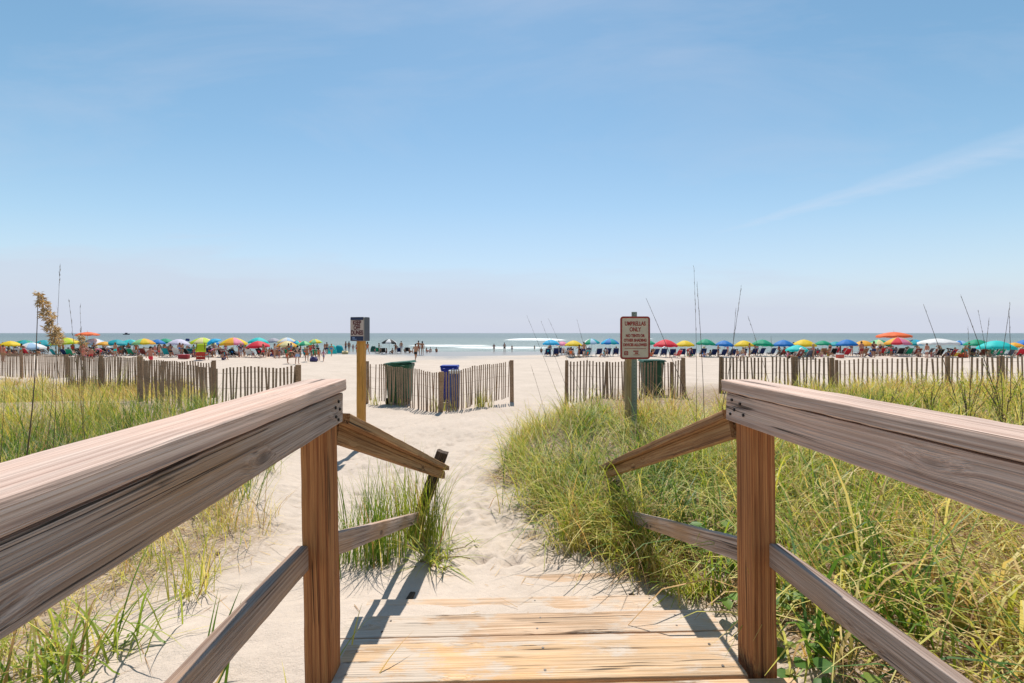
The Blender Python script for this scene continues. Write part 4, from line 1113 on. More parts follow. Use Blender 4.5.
def weed(label, px, Y, h, seed, n=9):
    rs = random.Random(seed); x = xat(px, Y); g = gz(x, Y)
    root = thing('dry_weed', label, 'weed', (x, Y, g), 0, 'dry weeds in the right dune grass')
    mb = MB(); vs = []; fs = []; ti = []
    for k in range(n):
        a = rs.uniform(0, 6.28); l = h * rs.uniform(0.6, 1.0); sp = rs.uniform(0.05, 0.28)
        tip = Vector((math.cos(a) * sp, math.sin(a) * sp, l)); mid = tip * 0.5 + Vector((0, 0, l * 0.08)) - Vector((tip.x, tip.y, 0)) * 0.2
        mb.tube([(0, 0, -0.02), mid, tip], [0.006, 0.0045, 0.003], 5)
        for q in range(26):
            u = rs.uniform(0.3, 1.0); c = mid.lerp(tip, (u - 0.3) / 0.7) + Vector((rs.gauss(0, 0.035), rs.gauss(0, 0.035), rs.gauss(0, 0.02)))
            d = Vector((rs.gauss(0, 1), rs.gauss(0, 1), rs.uniform(0, 1.5))).normalized() * rs.uniform(0.025, 0.06); s = d.cross(Vector((0.3, 0.5, 1))).normalized() * 0.006
            b = len(vs); vs += [c, c + d * 0.5 + s, c + d, c + d * 0.5 - s]; fs.append((b, b + 1, b + 2, b + 3)); ti += [rs.uniform(0, 0.6)] * 4
    mb.build('stems', M['stalk'], root)
    me = mesh_from('leaves', vs, fs); at = me.attributes.new('tint', 'FLOAT', 'POINT'); at.data.foreach_set('value', ti)
    link('leaves', me, root, M['grass'])
for lb, px, Y, h in (('dark dry weed standing above the yellow grass below the orange tent', 968, 6.3, 1.05), ('dark dry weed at the right edge of the yellow grass', 1003, 6.4, 1.15),
                     ('small dry weed in the yellow grass below the white canopy', 930, 7.0, 0.8), ('olive weed in the yellow grass behind the right handrail', 886, 6.6, 0.75), ('dry weed beside the sea oats above the right handrail', 1024, 5.6, 1.0)):
    weed(lb, px, Y, h, px)
# a stone on the left sand
def stone(label, px, py, r, seed):
    x, Y = on_ground(px, py)
    bm = bmesh.new(); bmesh.ops.create_icosphere(bm, subdivisions=3, radius=1)
    for v in bm.verts:
        k = 1 + 0.35 * float(vnoise(v.co.x * 1.6 + seed, v.co.y * 1.6 + v.co.z)); v.co = Vector((v.co.x * r * k, v.co.y * r * 0.8 * k, v.co.z * r * 0.5 * k))
    me = bpy.data.meshes.new('stone'); bm.to_mesh(me); bm.free()
    tag(link('stone', me, None, plain((0.16, 0.12, 0.09), 0.9), (x, Y, gz(x, Y) + r * 0.2)), label, 'stone')
stone('small brown stone on the sand left of the left railing post', 218, 553, 0.016, 2)
stone('tiny dark stone on the sand near the lower left rail', 237, 640, 0.008, 4)

# ------------------------------------------------------------------ beach umbrellas
COL = dict(yellow=(0.80, 0.58, 0.02), red=(0.72, 0.035, 0.06), green=(0.01, 0.34, 0.19), blue=(0.015, 0.19, 0.56), teal=(0.01, 0.36, 0.42), turq=(0.03, 0.60, 0.58),
           sky=(0.02, 0.42, 0.72), orange=(0.85, 0.17, 0.05), amber=(0.85, 0.42, 0.04), white=(0.78, 0.78, 0.78), lav=(0.66, 0.62, 0.76), lime=(0.52, 0.66, 0.02), pale=(0.78, 0.70, 0.36),
           pink=(0.78, 0.25, 0.40), navy=(0.015, 0.03, 0.12), lblue=(0.40, 0.58, 0.78), lgreen=(0.30, 0.66, 0.30), black=(0.02, 0.02, 0.022), grey=(0.42, 0.40, 0.46))
def cloth(c): return plain(COL[c] if isinstance(c, str) else c, 0.65, 0.0, 0.35, 0.06)

_canopy = {}
def canopy_mesh(flat):
    if flat in _canopy: return _canopy[flat]
    n = 8; sub = 4; rings = 6; vs = []; fs = []; mi = []
    H = 0.26 if flat else 0.50
    m = n * sub
    vs.append((0, 0, H))
    for i in range(1, rings + 1):
        u = i / rings
        for k in range(m):
            a = 2 * math.pi * k / m; f = (k % sub) / sub
            sc = 1 - 0.055 * math.sin(math.pi * f) * u           # scalloped between the ribs
            z = H * (1 - u ** 1.75) - 0.03 * math.sin(math.pi * f) * u
            vs.append((u * sc * math.cos(a), u * sc * math.sin(a), z))
    for k in range(m):                                            # valance
        a = 2 * math.pi * k / m; f = (k % sub) / sub
        sc = 1 - 0.055 * math.sin(math.pi * f)
        vs.append((sc * 1.005 * math.cos(a), sc * 1.005 * math.sin(a), -0.10 - 0.05 * math.sin(math.pi * f)))
    for k in range(m): fs.append((0, 1 + k, 1 + (k + 1) % m)); mi.append(k // sub)
    for i in range(rings):
        for k in range(m):
            a = 1 + i * m + k; b = 1 + i * m + (k + 1) % m
            fs.append((a, a + m, b + m, b)); mi.append(k // sub)
    me = mesh_from('canopy', vs, fs, True)
    for _ in range(8): me.materials.append(plain((0.5, 0.5, 0.5)))
    me.polygons.foreach_set('material_index', mi)
    _canopy[flat] = me
    return me
def pole_mesh(h):
    mb = MB(); mb.tube([(0, 0, -0.35), (0, 0, h)], 0.022, 8); mb.tube([(0, 0, h), (0, 0, h + 0.07)], [0.03, 0.012], 8)
    return mesh_from('pole', mb.v, mb.f)
_pole = pole_mesh(1.0)
def ribs_mesh():
    mb = MB()
    for k in range(8):
        a = 2 * math.pi * k / 8; c, s_ = math.cos(a), math.sin(a)
        mb.tube([(0.05 * c, 0.05 * s_, 0.47), (0.5 * c, 0.5 * s_, 0.345), (0.97 * c, 0.97 * s_, 0.01)], 0.008, 4)
    return mesh_from('ribs', mb.v, mb.f)
UMB = []
def umbrella(px, ptop, pbase_Y, width_px, cols, label, ref, flat=False, tilt=(0, 0), name='beach_umbrella', rotz=None):
    Y = pbase_Y; x = xat(px, Y); g = gz(x, Y)
    rad = width_px / F * Y / 2
    top = zat(ptop, Y) - g
    H = (0.26 if flat else 0.50) * rad
    rs = random.Random(px * 7 + ptop)
    root = thing(name, label, 'umbrella', (x, Y, g), rs.uniform(0, 0.7) if rotz is None else rotz, 'beach umbrellas')
    root.rotation_euler = (R(tilt[0]), R(tilt[1]), root.rotation_euler.z)
    c = link('canopy', canopy_mesh(flat), root, None, (0, 0, top - H), None); c.scale = (rad, rad, rad)
    if isinstance(cols, str): cols = [cols]
    for i in range(8):
        c.material_slots[i].link = 'OBJECT'; c.material_slots[i].material = cloth(cols[i % len(cols)])
    p = link('pole', _pole, root, None); p.scale = (1, 1, top + 0.0)
    if not p.material_slots: _pole.materials.append(plain((0.7, 0.7, 0.68), 0.5))
    UMB.append((x, Y, g, ref, px))
    return root
U_ = [
 (10, 341, 54, 16, 'yellow', 'bright yellow beach umbrella at the left edge beside a teal one', 'yellow umbrella at the left edge'),
 (24, 340, 62, 20, ['teal', 'green'], 'teal green beach umbrella behind a pale blue one near the left edge', 'teal umbrella behind the pale blue one'),
 (32, 342.5, 54, 22, ['lblue', 'white'], 'pale blue and white beach umbrella behind the sea oat stem', 'pale blue and white umbrella'),
 (44, 340, 64, 20, 'teal', 'dull teal beach umbrella mostly hidden behind the sea oat seed heads', 'dull teal umbrella behind the sea oats'),
 (67, 337.5, 54, 22, ['lime', 'yellow'], 'lime yellow beach umbrella left of the orange flat one', 'lime yellow umbrella'),
 (88, 332, 57, 19, 'orange', 'tall flat orange umbrella standing higher than its neighbours on the left', 'tall orange umbrella on the left'),
 (94, 338.5, 58, 21, ['lblue', 'white', 'teal'], 'pale blue and white umbrella directly below the tall orange one', 'pale blue umbrella below the orange one'),
 (103, 341.5, 53, 12, 'amber', 'small amber umbrella between a pale blue and a teal one', 'small amber umbrella'),
 (116, 339.5, 54, 18, 'teal', 'deep teal umbrella right of the small amber one', 'deep teal umbrella'),
 (130, 339.5, 57, 18, ['teal', 'turq'], 'bright sea green umbrella between the deep teal and yellow green ones', 'sea green umbrella'),
 (144, 338.5, 55, 19, ['yellow', 'lgreen', 'yellow', 'amber'], 'yellow umbrella with a green panel left of the white one', 'yellow and green panelled umbrella'),
 (157, 339.5, 57, 14, 'blue', 'mid blue umbrella between the panelled yellow and the lavender white one', 'mid blue umbrella by the lavender one'),
 (166, 338.5, 66, 16, 'green', 'distant green umbrella partly behind the lavender white one', 'distant green umbrella'),
 (178, 339, 52, 19, 'lav', 'lavender white beach umbrella over dark red chairs', 'lavender white umbrella'),
 (202, 337.5, 54, 22, ['lime', 'pale'], 'lime and cream striped umbrella above the lime green chair', 'lime and cream umbrella'),
 (211, 340, 60, 14, 'blue', 'royal blue umbrella half hidden by the lime and cream one', 'half hidden royal blue umbrella'),
 (221, 337.5, 54, 14, 'sky', 'tilted sky blue umbrella left of the rainbow one', 'tilted sky blue umbrella', False, (0, -24)),
 (234, 337.5, 53, 24, ['yellow', 'amber', 'pink', 'lav', 'yellow', 'amber', 'pink', 'yellow'], 'rainbow umbrella with pink yellow and amber panels', 'rainbow panelled umbrella'),
 (259, 341, 51, 21, 'red', 'red beach umbrella standing alone left of the crowd by the fence end', 'lone red umbrella on the left'),
 (258, 337.5, 70, 18, 'turq', 'distant turquoise umbrella behind the lone red one', 'distant turquoise umbrella'),
 (274, 338, 74, 14, 'grey', 'distant mauve grey umbrella right of the lone red one', 'distant mauve umbrella'),
 (287, 337.5, 60, 18, ['lblue', 'pale', 'white'], 'pale blue and cream umbrella behind the cream yellow one', 'pale blue and cream umbrella'),
 (287, 341, 51, 19, ['pale', 'amber', 'pale'], 'cream yellow umbrella above the group of dark chairs', 'cream yellow umbrella'),
 (298, 340.5, 60, 12, ['turq', 'red', 'blue'], 'small turquoise umbrella with red and blue panels behind the crowd', 'small turquoise and red umbrella'),
 (305, 341, 52, 14, ['lgreen', 'green'], 'fresh green umbrella behind the standing man in striped shorts', 'fresh green umbrella'),
 (316, 339, 66, 14, ['yellow', 'lgreen'], 'distant yellow green umbrella over the wading crowd', 'distant yellow green umbrella'),
 (389, 339, 66, 15, ['black', 'white'], 'black and white panelled umbrella near the water', 'black and white umbrella'),
 (551, 339.5, 54, 17, 'sky', 'azure umbrella standing first in the row right of the path', 'azure umbrella first in the right row'),
 (562, 341.5, 58, 13, 'pink', 'rose pink umbrella half hidden by a yellow one', 'rose pink umbrella'),
 (573.5, 340.5, 53, 18, 'yellow', 'yellow umbrella between the rose pink and the green white one', 'yellow umbrella by the rose pink one'),
 (592, 338.5, 53, 17, ['green', 'lblue', 'teal', 'white'], 'green and pale blue panelled umbrella left of the rules sign', 'green and pale blue umbrella'),
 (610, 338.5, 53, 18, ['blue', 'teal', 'blue', 'sky'], 'blue and teal umbrella touching the left edge of the rules sign', 'blue teal umbrella by the sign'),
 (649, 340.5, 54, 13, 'green', 'green umbrella just appearing right of the rules sign', 'green umbrella right of the sign'),
 (665.5, 339.5, 50, 23, 'red', 'large scarlet umbrella right of the rules sign', 'scarlet umbrella right of the sign'),
 (685, 340.5, 53, 18, 'yellow', 'yellow umbrella right next to the scarlet one', 'yellow umbrella by the scarlet one'),
 (705, 339, 53, 19, 'green', 'green umbrella behind the two tall upright stalks', 'green umbrella behind tall stalks'),
 (724, 340.5, 53, 18, 'blue', 'blue umbrella below the dark stalks leaning right', 'blue umbrella below leaning stalks'),
 (744, 340.5, 53, 18, 'yellow', 'yellow umbrella above the left end of the right fence', 'yellow umbrella at the fence end'),
 (762, 339.5, 53, 20, 'green', 'green umbrella right of the yellow one by the fence end', 'green umbrella above the fence'),
 (783.5, 340, 53, 20, 'blue', 'blue umbrella behind the small turquoise parasol', 'blue umbrella behind the turquoise parasol'),
 (797, 345, 47, 21, 'turq', 'low turquoise parasol standing in front of the row of umbrellas', 'low turquoise parasol'),
 (804, 339.5, 53, 22, 'yellow', 'wide yellow umbrella behind the low turquoise parasol', 'wide yellow umbrella'),
 (823, 340.5, 54, 14, 'green', 'narrow green umbrella right of the wide yellow one', 'narrow green umbrella'),
 (836, 341.5, 60, 14, 'teal', 'small teal umbrella squeezed between a green and a blue one', 'small squeezed teal umbrella'),
 (847, 339.5, 53, 19, 'blue', 'blue umbrella left of the two standing people', 'blue umbrella by the standing people'),
 (864, 340.5, 56, 17, 'amber', 'amber yellow umbrella behind the two standing people', 'amber umbrella behind standing people'),
 (879, 339.5, 56, 19, ['lgreen', 'pale', 'green'], 'pale green umbrella left of the tall orange one', 'pale green umbrella'),
 (894, 332, 57, 28, 'orange', 'wide tall orange umbrella above the right dune fence', 'tall orange umbrella on the right', True),
 (898, 337.5, 53, 22, ['red', 'pink', 'yellow', 'amber'], 'red pink and yellow umbrella directly under the wide orange one', 'red and yellow umbrella under orange'),
 (915, 339.5, 55, 17, ['teal', 'sky'], 'teal blue umbrella left of the white canopy', 'teal umbrella left of white canopy'),
 (938, 338.5, 52, 31, 'white', 'wide white umbrella with a broad flat canopy on the right', 'wide white umbrella'),
 (960, 340.5, 56, 14, ['blue', 'lblue'], 'light blue umbrella right of the wide white one', 'light blue umbrella'),
 (977, 339.5, 54, 20, 'green', 'green umbrella under the right hand sea oat stalks', 'green umbrella under the stalks'),
 (996, 340.5, 51, 28, 'turq', 'large turquoise umbrella near the right edge', 'large turquoise umbrella'),
 (1015, 342.5, 53, 14, 'amber', 'amber umbrella half hidden by the large turquoise one', 'amber umbrella near the edge'),
 (1027, 339.5, 54, 18, 'blue', 'blue umbrella cut by the right edge of the view', 'blue umbrella at the right edge'),
]
for u in U_:
    flat = (u[7] if len(u) > 7 else False) or u[0] in (88, 938); tilt = u[8] if len(u) > 8 else (0, random.Random(int(u[0])).uniform(-5, 5))
    umbrella(*u[:7], flat=flat, tilt=tilt)

# ------------------------------------------------------------------ beach chairs
def chair_meshes():
    fr = MB(); sl = MB()
    w = 0.29
    for s in (-1, 1):
        fr.bar((s * w, -0.48, 0.92), (s * w, 0.18, 0.10), 0.03, 0.03, up=(1, 0, 0))
        fr.bar((s * w * 0.94, -0.42, 0.02), (s * w * 0.94, 0.34, 0.36), 0.03, 0.03, up=(1, 0, 0))
        fr.bar((s * w * 0.94, 0.34, 0.36), (s * w * 0.94, 0.36, 0.0), 0.03, 0.03, up=(1, 0, 0))
        fr.bar((s * w * 1.06, -0.26, 0.58), (s * w * 1.06, 0.26, 0.56), 0.05, 0.022)
        fr.bar((s * w * 1.06, 0.22, 0.56), (s * w * 1.0, 0.24, 0.30), 0.025, 0.025, up=(1, 0, 0))
    fr.bar((-w, -0.48, 0.92), (w, -0.48, 0.92), 0.03, 0.03); fr.bar((-w, 0.34, 0.36), (w, 0.34, 0.36), 0.03, 0.03); fr.bar((-w, -0.42, 0.03), (w, -0.42, 0.03), 0.03, 0.03)
    prof = [(-0.47, 0.93), (-0.36, 0.72), (-0.22, 0.46), (-0.12, 0.29), (-0.02, 0.26), (0.16, 0.30), (0.33, 0.375)]
    vs = []; fs = []
    for off in (0.0, 0.012):
        for (y, z) in prof: vs += [(-w + 0.02, y + off, z + off), (w - 0.02, y + off, z + off)]
    m = len(prof) * 2
    for i in range(len(prof) - 1):
        a = i * 2; fs += [(a, a + 1, a + 3, a + 2), (m + a, m + a + 2, m + a + 3, m + a + 1), (a, a + 2, m + a + 2, m + a), (a + 1, m + a + 1, m + a + 3, a + 3)]
    fs += [(0, m, m + 1, 1), (m - 2, m - 1, 2 * m - 1, 2 * m - 2)]
    return mesh_from('frame', fr.v, fr.f), mesh_from('sling', vs, fs)
CH_F, CH_S = chair_meshes()
for me_ in (CH_F, CH_S): me_.materials.append(plain((0.6, 0.6, 0.6)))
def own(o, mat):
    o.material_slots[0].link = 'OBJECT'; o.material_slots[0].material = mat
def chair(x, Y, rz, label, fcol, scol, group='beach chairs', sc=1.0):
    root = thing('beach_chair', label, 'beach chair', (x, Y, gz(x, Y)), rz, group)
    root.scale = (sc,) * 3
    own(link('frame', CH_F, root), plain(fcol, 0.6)); own(link('sling', CH_S, root), plain(COL[scol] if isinstance(scol, str) else scol, 0.8, 0, 0.15))
    return root

# ------------------------------------------------------------------ people
def pose(kind):
    j = dict(pelvis=(0, 0, .95), waist=(0, 0, 1.10), chest=(0, -.01, 1.28), neck=(0, 0, 1.46), jaw=(0, .025, 1.54), crown=(0, .01, 1.66), nose=(0, .115, 1.575),
             hipL=(-.09, 0, .90), kneeL=(-.10, .02, .50), ankL=(-.10, 0, .08), toeL=(-.115, .15, .03), hipR=(.09, 0, .90), kneeR=(.10, .02, .50), ankR=(.10, 0, .08), toeR=(.115, .15, .03),
             shL=(-.18, 0, 1.41), elL=(-.235, -.03, 1.12), wrL=(-.24, .06, .88), haL=(-.235, .09, .79), shR=(.18, 0, 1.41), elR=(.235, -.03, 1.12), wrR=(.24, .06, .88), haR=(.235, .09, .79))
    def up(**k): j.update(k)
    def fold(dy, dz, names):
        for n in names: j[n] = (j[n][0], j[n][1] + dy, j[n][2] + dz)
    upper = ['pelvis', 'waist', 'chest', 'neck', 'jaw', 'crown', 'nose', 'shL', 'elL', 'wrL', 'haL', 'shR', 'elR', 'wrR', 'haR', 'hipL', 'hipR']
    if kind == 'walk':
        up(kneeL=(-.10, .22, .53), ankL=(-.10, .20, .10), toeL=(-.11, .34, .06), kneeR=(.10, -.06, .49), ankR=(.10, -.34, .14), toeR=(.11, -.24, .04),
           elL=(-.24, -.12, 1.14), wrL=(-.24, -.12, .90), haL=(-.235, -.10, .81), elR=(.24, .10, 1.14), wrR=(.24, .26, .97), haR=(.235, .32, .90))
    elif kind == 'akimbo':
        up(elL=(-.36, -.05, 1.16), wrL=(-.20, .03, 1.00), haL=(-.13, .08, .98), elR=(.34, .06, 1.18), wrR=(.16, .20, 1.22), haR=(.08, .22, 1.26), kneeL=(-.16, .02, .50), ankL=(-.19, 0, .08), toeL=(-.23, .14, .03))
    elif kind == 'bend':
        up(pelvis=(0, -.10, .88), waist=(0, .06, .98), chest=(0, .24, 1.04), neck=(0, .42, 1.07), jaw=(0, .50, 1.04), crown=(0, .60, 1.10), nose=(0, .60, .98), hipL=(-.09, -.09, .84), hipR=(.09, -.09, .84),
           shL=(-.17, .36, 1.06), elL=(-.20, .42, .80), wrL=(-.17, .52, .58), haL=(-.15, .56, .50), shR=(.17, .36, 1.06), elR=(.20, .40, .80), wrR=(.17, .50, .58), haR=(.15, .54, .50), kneeL=(-.11, .06, .48), kneeR=(.11, .0, .46))
    elif kind == 'chair':
        fold(-.08, -.62, upper)
        up(chest=(0, -.24, .63), neck=(0, -.34, .80), jaw=(0, -.34, .885), crown=(0, -.37, 1.005), nose=(0, -.25, .93), waist=(0, -.15, .46), shL=(-.18, -.33, .74), shR=(.18, -.33, .74),
           elL=(-.29, -.20, .58), wrL=(-.29, .06, .62), haL=(-.28, .15, .61), elR=(.29, -.20, .58), wrR=(.29, .06, .62), haR=(.28, .15, .61),
           kneeL=(-.13, .38, .50), ankL=(-.13, .62, .10), toeL=(-.14, .76, .05), kneeR=(.13, .40, .47), ankR=(.12, .70, .09), toeR=(.13, .84, .06))
    elif kind == 'sit':
        fold(0, -.83, upper)
        up(waist=(0, -.04, .28), chest=(0, -.05, .46), neck=(0, -.01, .63), jaw=(0, .03, .71), crown=(0, .02, .83), nose=(0, .12, .75), shL=(-.18, -.02, .58), shR=(.18, -.02, .58),
           elL=(-.26, .08, .36), wrL=(-.16, .30, .40), haL=(-.10, .37, .42), elR=(.26, .08, .36), wrR=(.16, .30, .40), haR=(.10, .37, .42), hipL=(-.09, .02, .11), hipR=(.09, .02, .11),
           kneeL=(-.14, .40, .44), ankL=(-.10, .58, .07), toeL=(-.11, .72, .04), kneeR=(.14, .40, .44), ankR=(.10, .60, .07), toeR=(.11, .74, .04))
    elif kind == 'reach':
        up(elL=(-.25, .14, 1.24), wrL=(-.20, .36, 1.20), haL=(-.18, .44, 1.21), elR=(.25, .14, 1.24), wrR=(.20, .36, 1.20), haR=(.18, .44, 1.21))
    return j
RAD = dict(pelvis=.125, waist=.112, chest=.135, neck=.052, jaw=.082, crown=.088, nose=.02, hipL=.088, kneeL=.056, ankL=.038, toeL=.034)
RAD.update(shL=.06, elL=.042, wrL=.030, haL=.036)
for k_ in list(RAD):
    if k_.endswith('L'): RAD[k_[:-1] + 'R'] = RAD[k_]
EDG = [('pelvis', 'waist'), ('waist', 'chest'), ('chest', 'neck'), ('neck', 'jaw'), ('jaw', 'crown'), ('jaw', 'nose')]
for s_ in 'LR': EDG += [('pelvis', 'hip' + s_), ('hip' + s_, 'knee' + s_), ('knee' + s_, 'ank' + s_), ('ank' + s_, 'toe' + s_), ('chest', 'sh' + s_), ('sh' + s_, 'el' + s_), ('el' + s_, 'wr' + s_), ('wr' + s_, 'ha' + s_)]

def skinned(name, J, edges, rad, root_j, sub=1):
    names = []
    for a, b in edges:
        for n in (a, b):
            if n not in names: names.append(n)
    me = bpy.data.meshes.new('tmp')
    me.from_pydata([J[n] for n in names], [(names.index(a), names.index(b)) for a, b in edges], [])
    ob = bpy.data.objects.new('tmp', me); C.objects.link(ob)
    ob.modifiers.new('skin', 'SKIN')
    for i, n in enumerate(names):
        v = me.skin_vertices[0].data[i]; v.radius = (rad[n] * (1.15 if n in ('pelvis', 'chest', 'waist') else 1), rad[n] * (0.85 if n in ('pelvis', 'chest', 'waist') else 1)); v.use_root = (n == root_j)
    m = ob.modifiers.new('sub', 'SUBSURF'); m.levels = sub; m.render_levels = sub
    dg = bpy.context.evaluated_depsgraph_get(); dg.update()
    out = bpy.data.meshes.new_from_object(ob.evaluated_get(dg))
    bpy.data.objects.remove(ob); bpy.data.meshes.remove(me)
    out.name = name
    out.polygons.foreach_set('use_smooth', [True] * len(out.polygons))
    out.materials.clear(); out.materials.append(plain((0.5, 0.5, 0.5)))
    return out
def lerp3(a, b, t): return tuple(a[i] + (b[i] - a[i]) * t for i in range(3))
_pm = {}
def person_meshes(kind):
    if kind in _pm: return _pm[kind]
    J = pose(kind)
    d = {'body': skinned('body', J, EDG, RAD, 'pelvis', 2)}
    J2 = dict(J); r2 = {k: v * 1.16 for k, v in RAD.items()}
    for s in 'LR':
        J2['thigh' + s] = lerp3(J['hip' + s], J['knee' + s], 0.62); r2['thigh' + s] = RAD['hipL'] * 1.08
        J2['upper' + s] = lerp3(J['sh' + s], J['el' + s], 0.55); r2['upper' + s] = RAD['shL'] * 1.12
    d['shorts'] = skinned('shorts', J2, [('pelvis', 'waist')] + [e for s in 'LR' for e in (('pelvis', 'hip' + s), ('hip' + s, 'thigh' + s))], dict(r2, waist=0.10), 'pelvis')
    d['shirt'] = skinned('shirt', J2, [('pelvis', 'waist'), ('waist', 'chest')] + [e for s in 'LR' for e in (('chest', 'sh' + s), ('sh' + s, 'upper' + s))], dict(r2, pelvis=.118), 'chest')
    d['swimsuit'] = skinned('swimsuit', J2, [('pelvis', 'waist'), ('waist', 'chest'), ('pelvis', 'hipL'), ('pelvis', 'hipR')], {k: v * 0.97 for k, v in r2.items()}, 'pelvis')
    # hair: a cap over the crown, leaving the face free
    c = Vector(J['crown']); jw = Vector(J['jaw']); nose = Vector(J['nose']); ax = (c - jw).normalized(); fw = (nose - jw); fw = (fw - ax * fw.dot(ax)).normalized(); sd = fw.cross(ax)
    ce = jw.lerp(c, 0.62) - fw * 0.014
    for nm, long in (('hair', 0.0), ('long_hair', 0.24)):
        vs = []; fs = []; n = 12; rr = 7
        for i in range(rr + 1):
            th = math.pi * (0.02 + 0.62 * i / rr)
            for k in range(n):
                a = 2 * math.pi * k / n; back = max(0.0, -math.cos(a))
                t2 = th * (0.72 + 0.28 * (1 - math.cos(a)) / 2)
                p = ce + ax * (0.122 * math.cos(t2) - long * back * (i / rr) ** 2) + (fw * math.cos(a) * 0.108 + sd * math.sin(a) * 0.094) * math.sin(t2)
                vs.append(p)
        for i in range(rr):
            for k in range(n): fs.append((i * n + k, (i + 1) * n + k, (i + 1) * n + (k + 1) % n, i * n + (k + 1) % n))
        fs.append(tuple(range(n)))
        me = mesh_from(nm, vs, fs, True); me.materials.append(plain((0.1, 0.1, 0.1))); d[nm] = me
    # brimmed hat
    vs = []; fs = []; n = 16
    for (r_, z_) in ((0.20, 0.035), (0.115, 0.05), (0.105, 0.12), (0.06, 0.15), (0.0, 0.155)):
        for k in range(n):
            a = 2 * math.pi * k / n; vs.append(ce + ax * z_ + (fw * math.cos(a) + sd * math.sin(a)) * r_)
    for i in range(4):
        for k in range(n): fs.append((i * n + k, i * n + (k + 1) % n, (i + 1) * n + (k + 1) % n, (i + 1) * n + k))
    me = mesh_from('hat', vs, fs, True); me.materials.append(plain((0.1, 0.1, 0.1))); d['hat'] = me
    _pm[kind] = d
    return d
SKIN = [(0.52, 0.29, 0.19), (0.44, 0.22, 0.13), (0.36, 0.165, 0.09), (0.56, 0.34, 0.25), (0.10, 0.05, 0.03), (0.48, 0.20, 0.135)]
HAIR = [(0.02, 0.014, 0.01), (0.06, 0.03, 0.015), (0.16, 0.08, 0.03), (0.35, 0.22, 0.09)]
N_PEOPLE = [0]
def person(x, Y, rz, label, kind='stand', skin=0, shorts=None, shirt=None, swim=None, hair=0, longhair=False, hat=None, h=1.72, dz=0.0, group='people on the beach'):
    N_PEOPLE[0] += 1
    d = person_meshes(kind)
    root = thing('person', label, 'person', (x, Y, gz(x, Y) + dz), rz, group)
    root.scale = (h / 1.75,) * 3
    own(link('body', d['body'], root), plain(SKIN[skin], 0.6))
    for key, col in (('shorts', shorts), ('shirt', shirt), ('swimsuit', swim), ('hat', hat)):
        if col is not None: own(link(key, d[key], root), plain(COL[col] if isinstance(col, str) else col, 0.8))
    own(link('long_hair' if longhair else 'hair', d['long_hair' if longhair else 'hair'], root), plain(HAIR[hair], 0.7))
    return root

LATE = []
# the group by the end of the left fence and the crowd behind it (placed by where their feet stand)
def at(px, py, **k):
    x, Y = on_ground(px, py); return x, Y
def man(px, feet, head, label, **k):
    x, Y = on_ground(px, feet)
    h = (feet - head) / F * Y
    kind = k.get('kind', 'stand')
    if kind in ('stand', 'walk', 'akimbo', 'reach'): k['h'] = min(2.0, max(0.9, h))
    rz = k.pop('rz', 0.0)
    return person(x, Y, rz, label, **k)
striped = (0.30, 0.42, 0.62)
man(287.5, 364.0, 347, 'person bending over in a dark top and orange red shorts by the fence end', kind='bend', shorts=(0.65, 0.12, 0.05), shirt='black', skin=1, rz=R(-60))
man(297.5, 364.5, 345.5, 'person in black top and pale blue striped shorts standing by the fence end', kind='akimbo', shorts=striped, shirt='black', skin=3, hair=0, h=1.8)
man(307, 361.5, 346, 'tanned bare backed person in orange brown trunks with folded arms', kind='akimbo', shorts=(0.45, 0.14, 0.04), skin=2)
man(318.8, 361, 347.5, 'person in a bright orange red swimsuit standing beside a child', kind='stand', swim=(0.75, 0.13, 0.03), skin=1, longhair=True, hair=1)
man(323.5, 361.5, 350, 'child in a lilac shirt and grey shorts beside the orange swimsuit', kind='walk', shorts=(0.3, 0.3, 0.42), shirt=(0.55, 0.34, 0.5), skin=5, hair=2)
man(326.8, 354, 342, 'tall brown haired person standing behind the lilac child', kind='stand', shorts='navy', skin=2)
man(313.5, 353.5, 343, 'person in a magenta top standing behind the crowd', kind='stand', swim=(0.5, 0.05, 0.25), skin=2)
man(310.5, 353.5, 344, 'person in red trunks beside the magenta top behind the crowd', kind='walk', shorts='red', skin=1)
man(345.8, 352, 341, 'tanned person in dark trunks by the teal beach tent', kind='akimbo', shorts='navy', skin=2, rz=R(80))
man(349, 352, 340.5, 'dark haired person in a black swimsuit near the yellow sign post', kind='stand', swim='black', skin=2, longhair=True)
man(353, 351.8, 344, 'smaller person in a purple swimsuit near the yellow sign post', kind='stand', swim=(0.25, 0.08, 0.3), skin=1)
man(356.5, 352.5, 343.5, 'person in white shirt and red shorts at the yellow sign post', kind='walk', shorts='red', shirt='white', skin=1)
man(341, 352.6, 345, 'person in turquoise shirt crouching beside the teal beach tent', kind='sit', shirt='teal', shorts='navy', skin=1)
man(415.5, 361.5, 343.5, 'person in black shorts striding towards the water past the green bin', kind='walk', shorts='black', skin=1, rz=R(-10), hair=1)
man(418.5, 355, 340, 'bronzed person in red brown trunks at the edge of the wet sand', kind='akimbo', shorts=(0.3, 0.07, 0.04), skin=2)
man(422.3, 355, 341, 'bronzed person in an orange brown swimsuit at the edge of the wet sand', kind='stand', swim=(0.42, 0.13, 0.06), skin=2, longhair=True)
man(401.2, 352.6, 340.8, 'standing person in grey shorts right of the black and white umbrella', kind='stand', shorts='grey', skin=1)
man(405, 352.8, 346, 'person in a black shirt sitting right of the black and white umbrella', kind='sit', shirt='black', skin=0)
man(436.3, 352.3, 345, 'person with dark red swimsuit sitting on the wet sand by the surf', kind='sit', swim=(0.3, 0.03, 0.03), skin=2)
man(430.5, 352, 346.5, 'pale person in white shirt sitting left of the red swimsuit by the surf', kind='sit', shirt='white', skin=3)
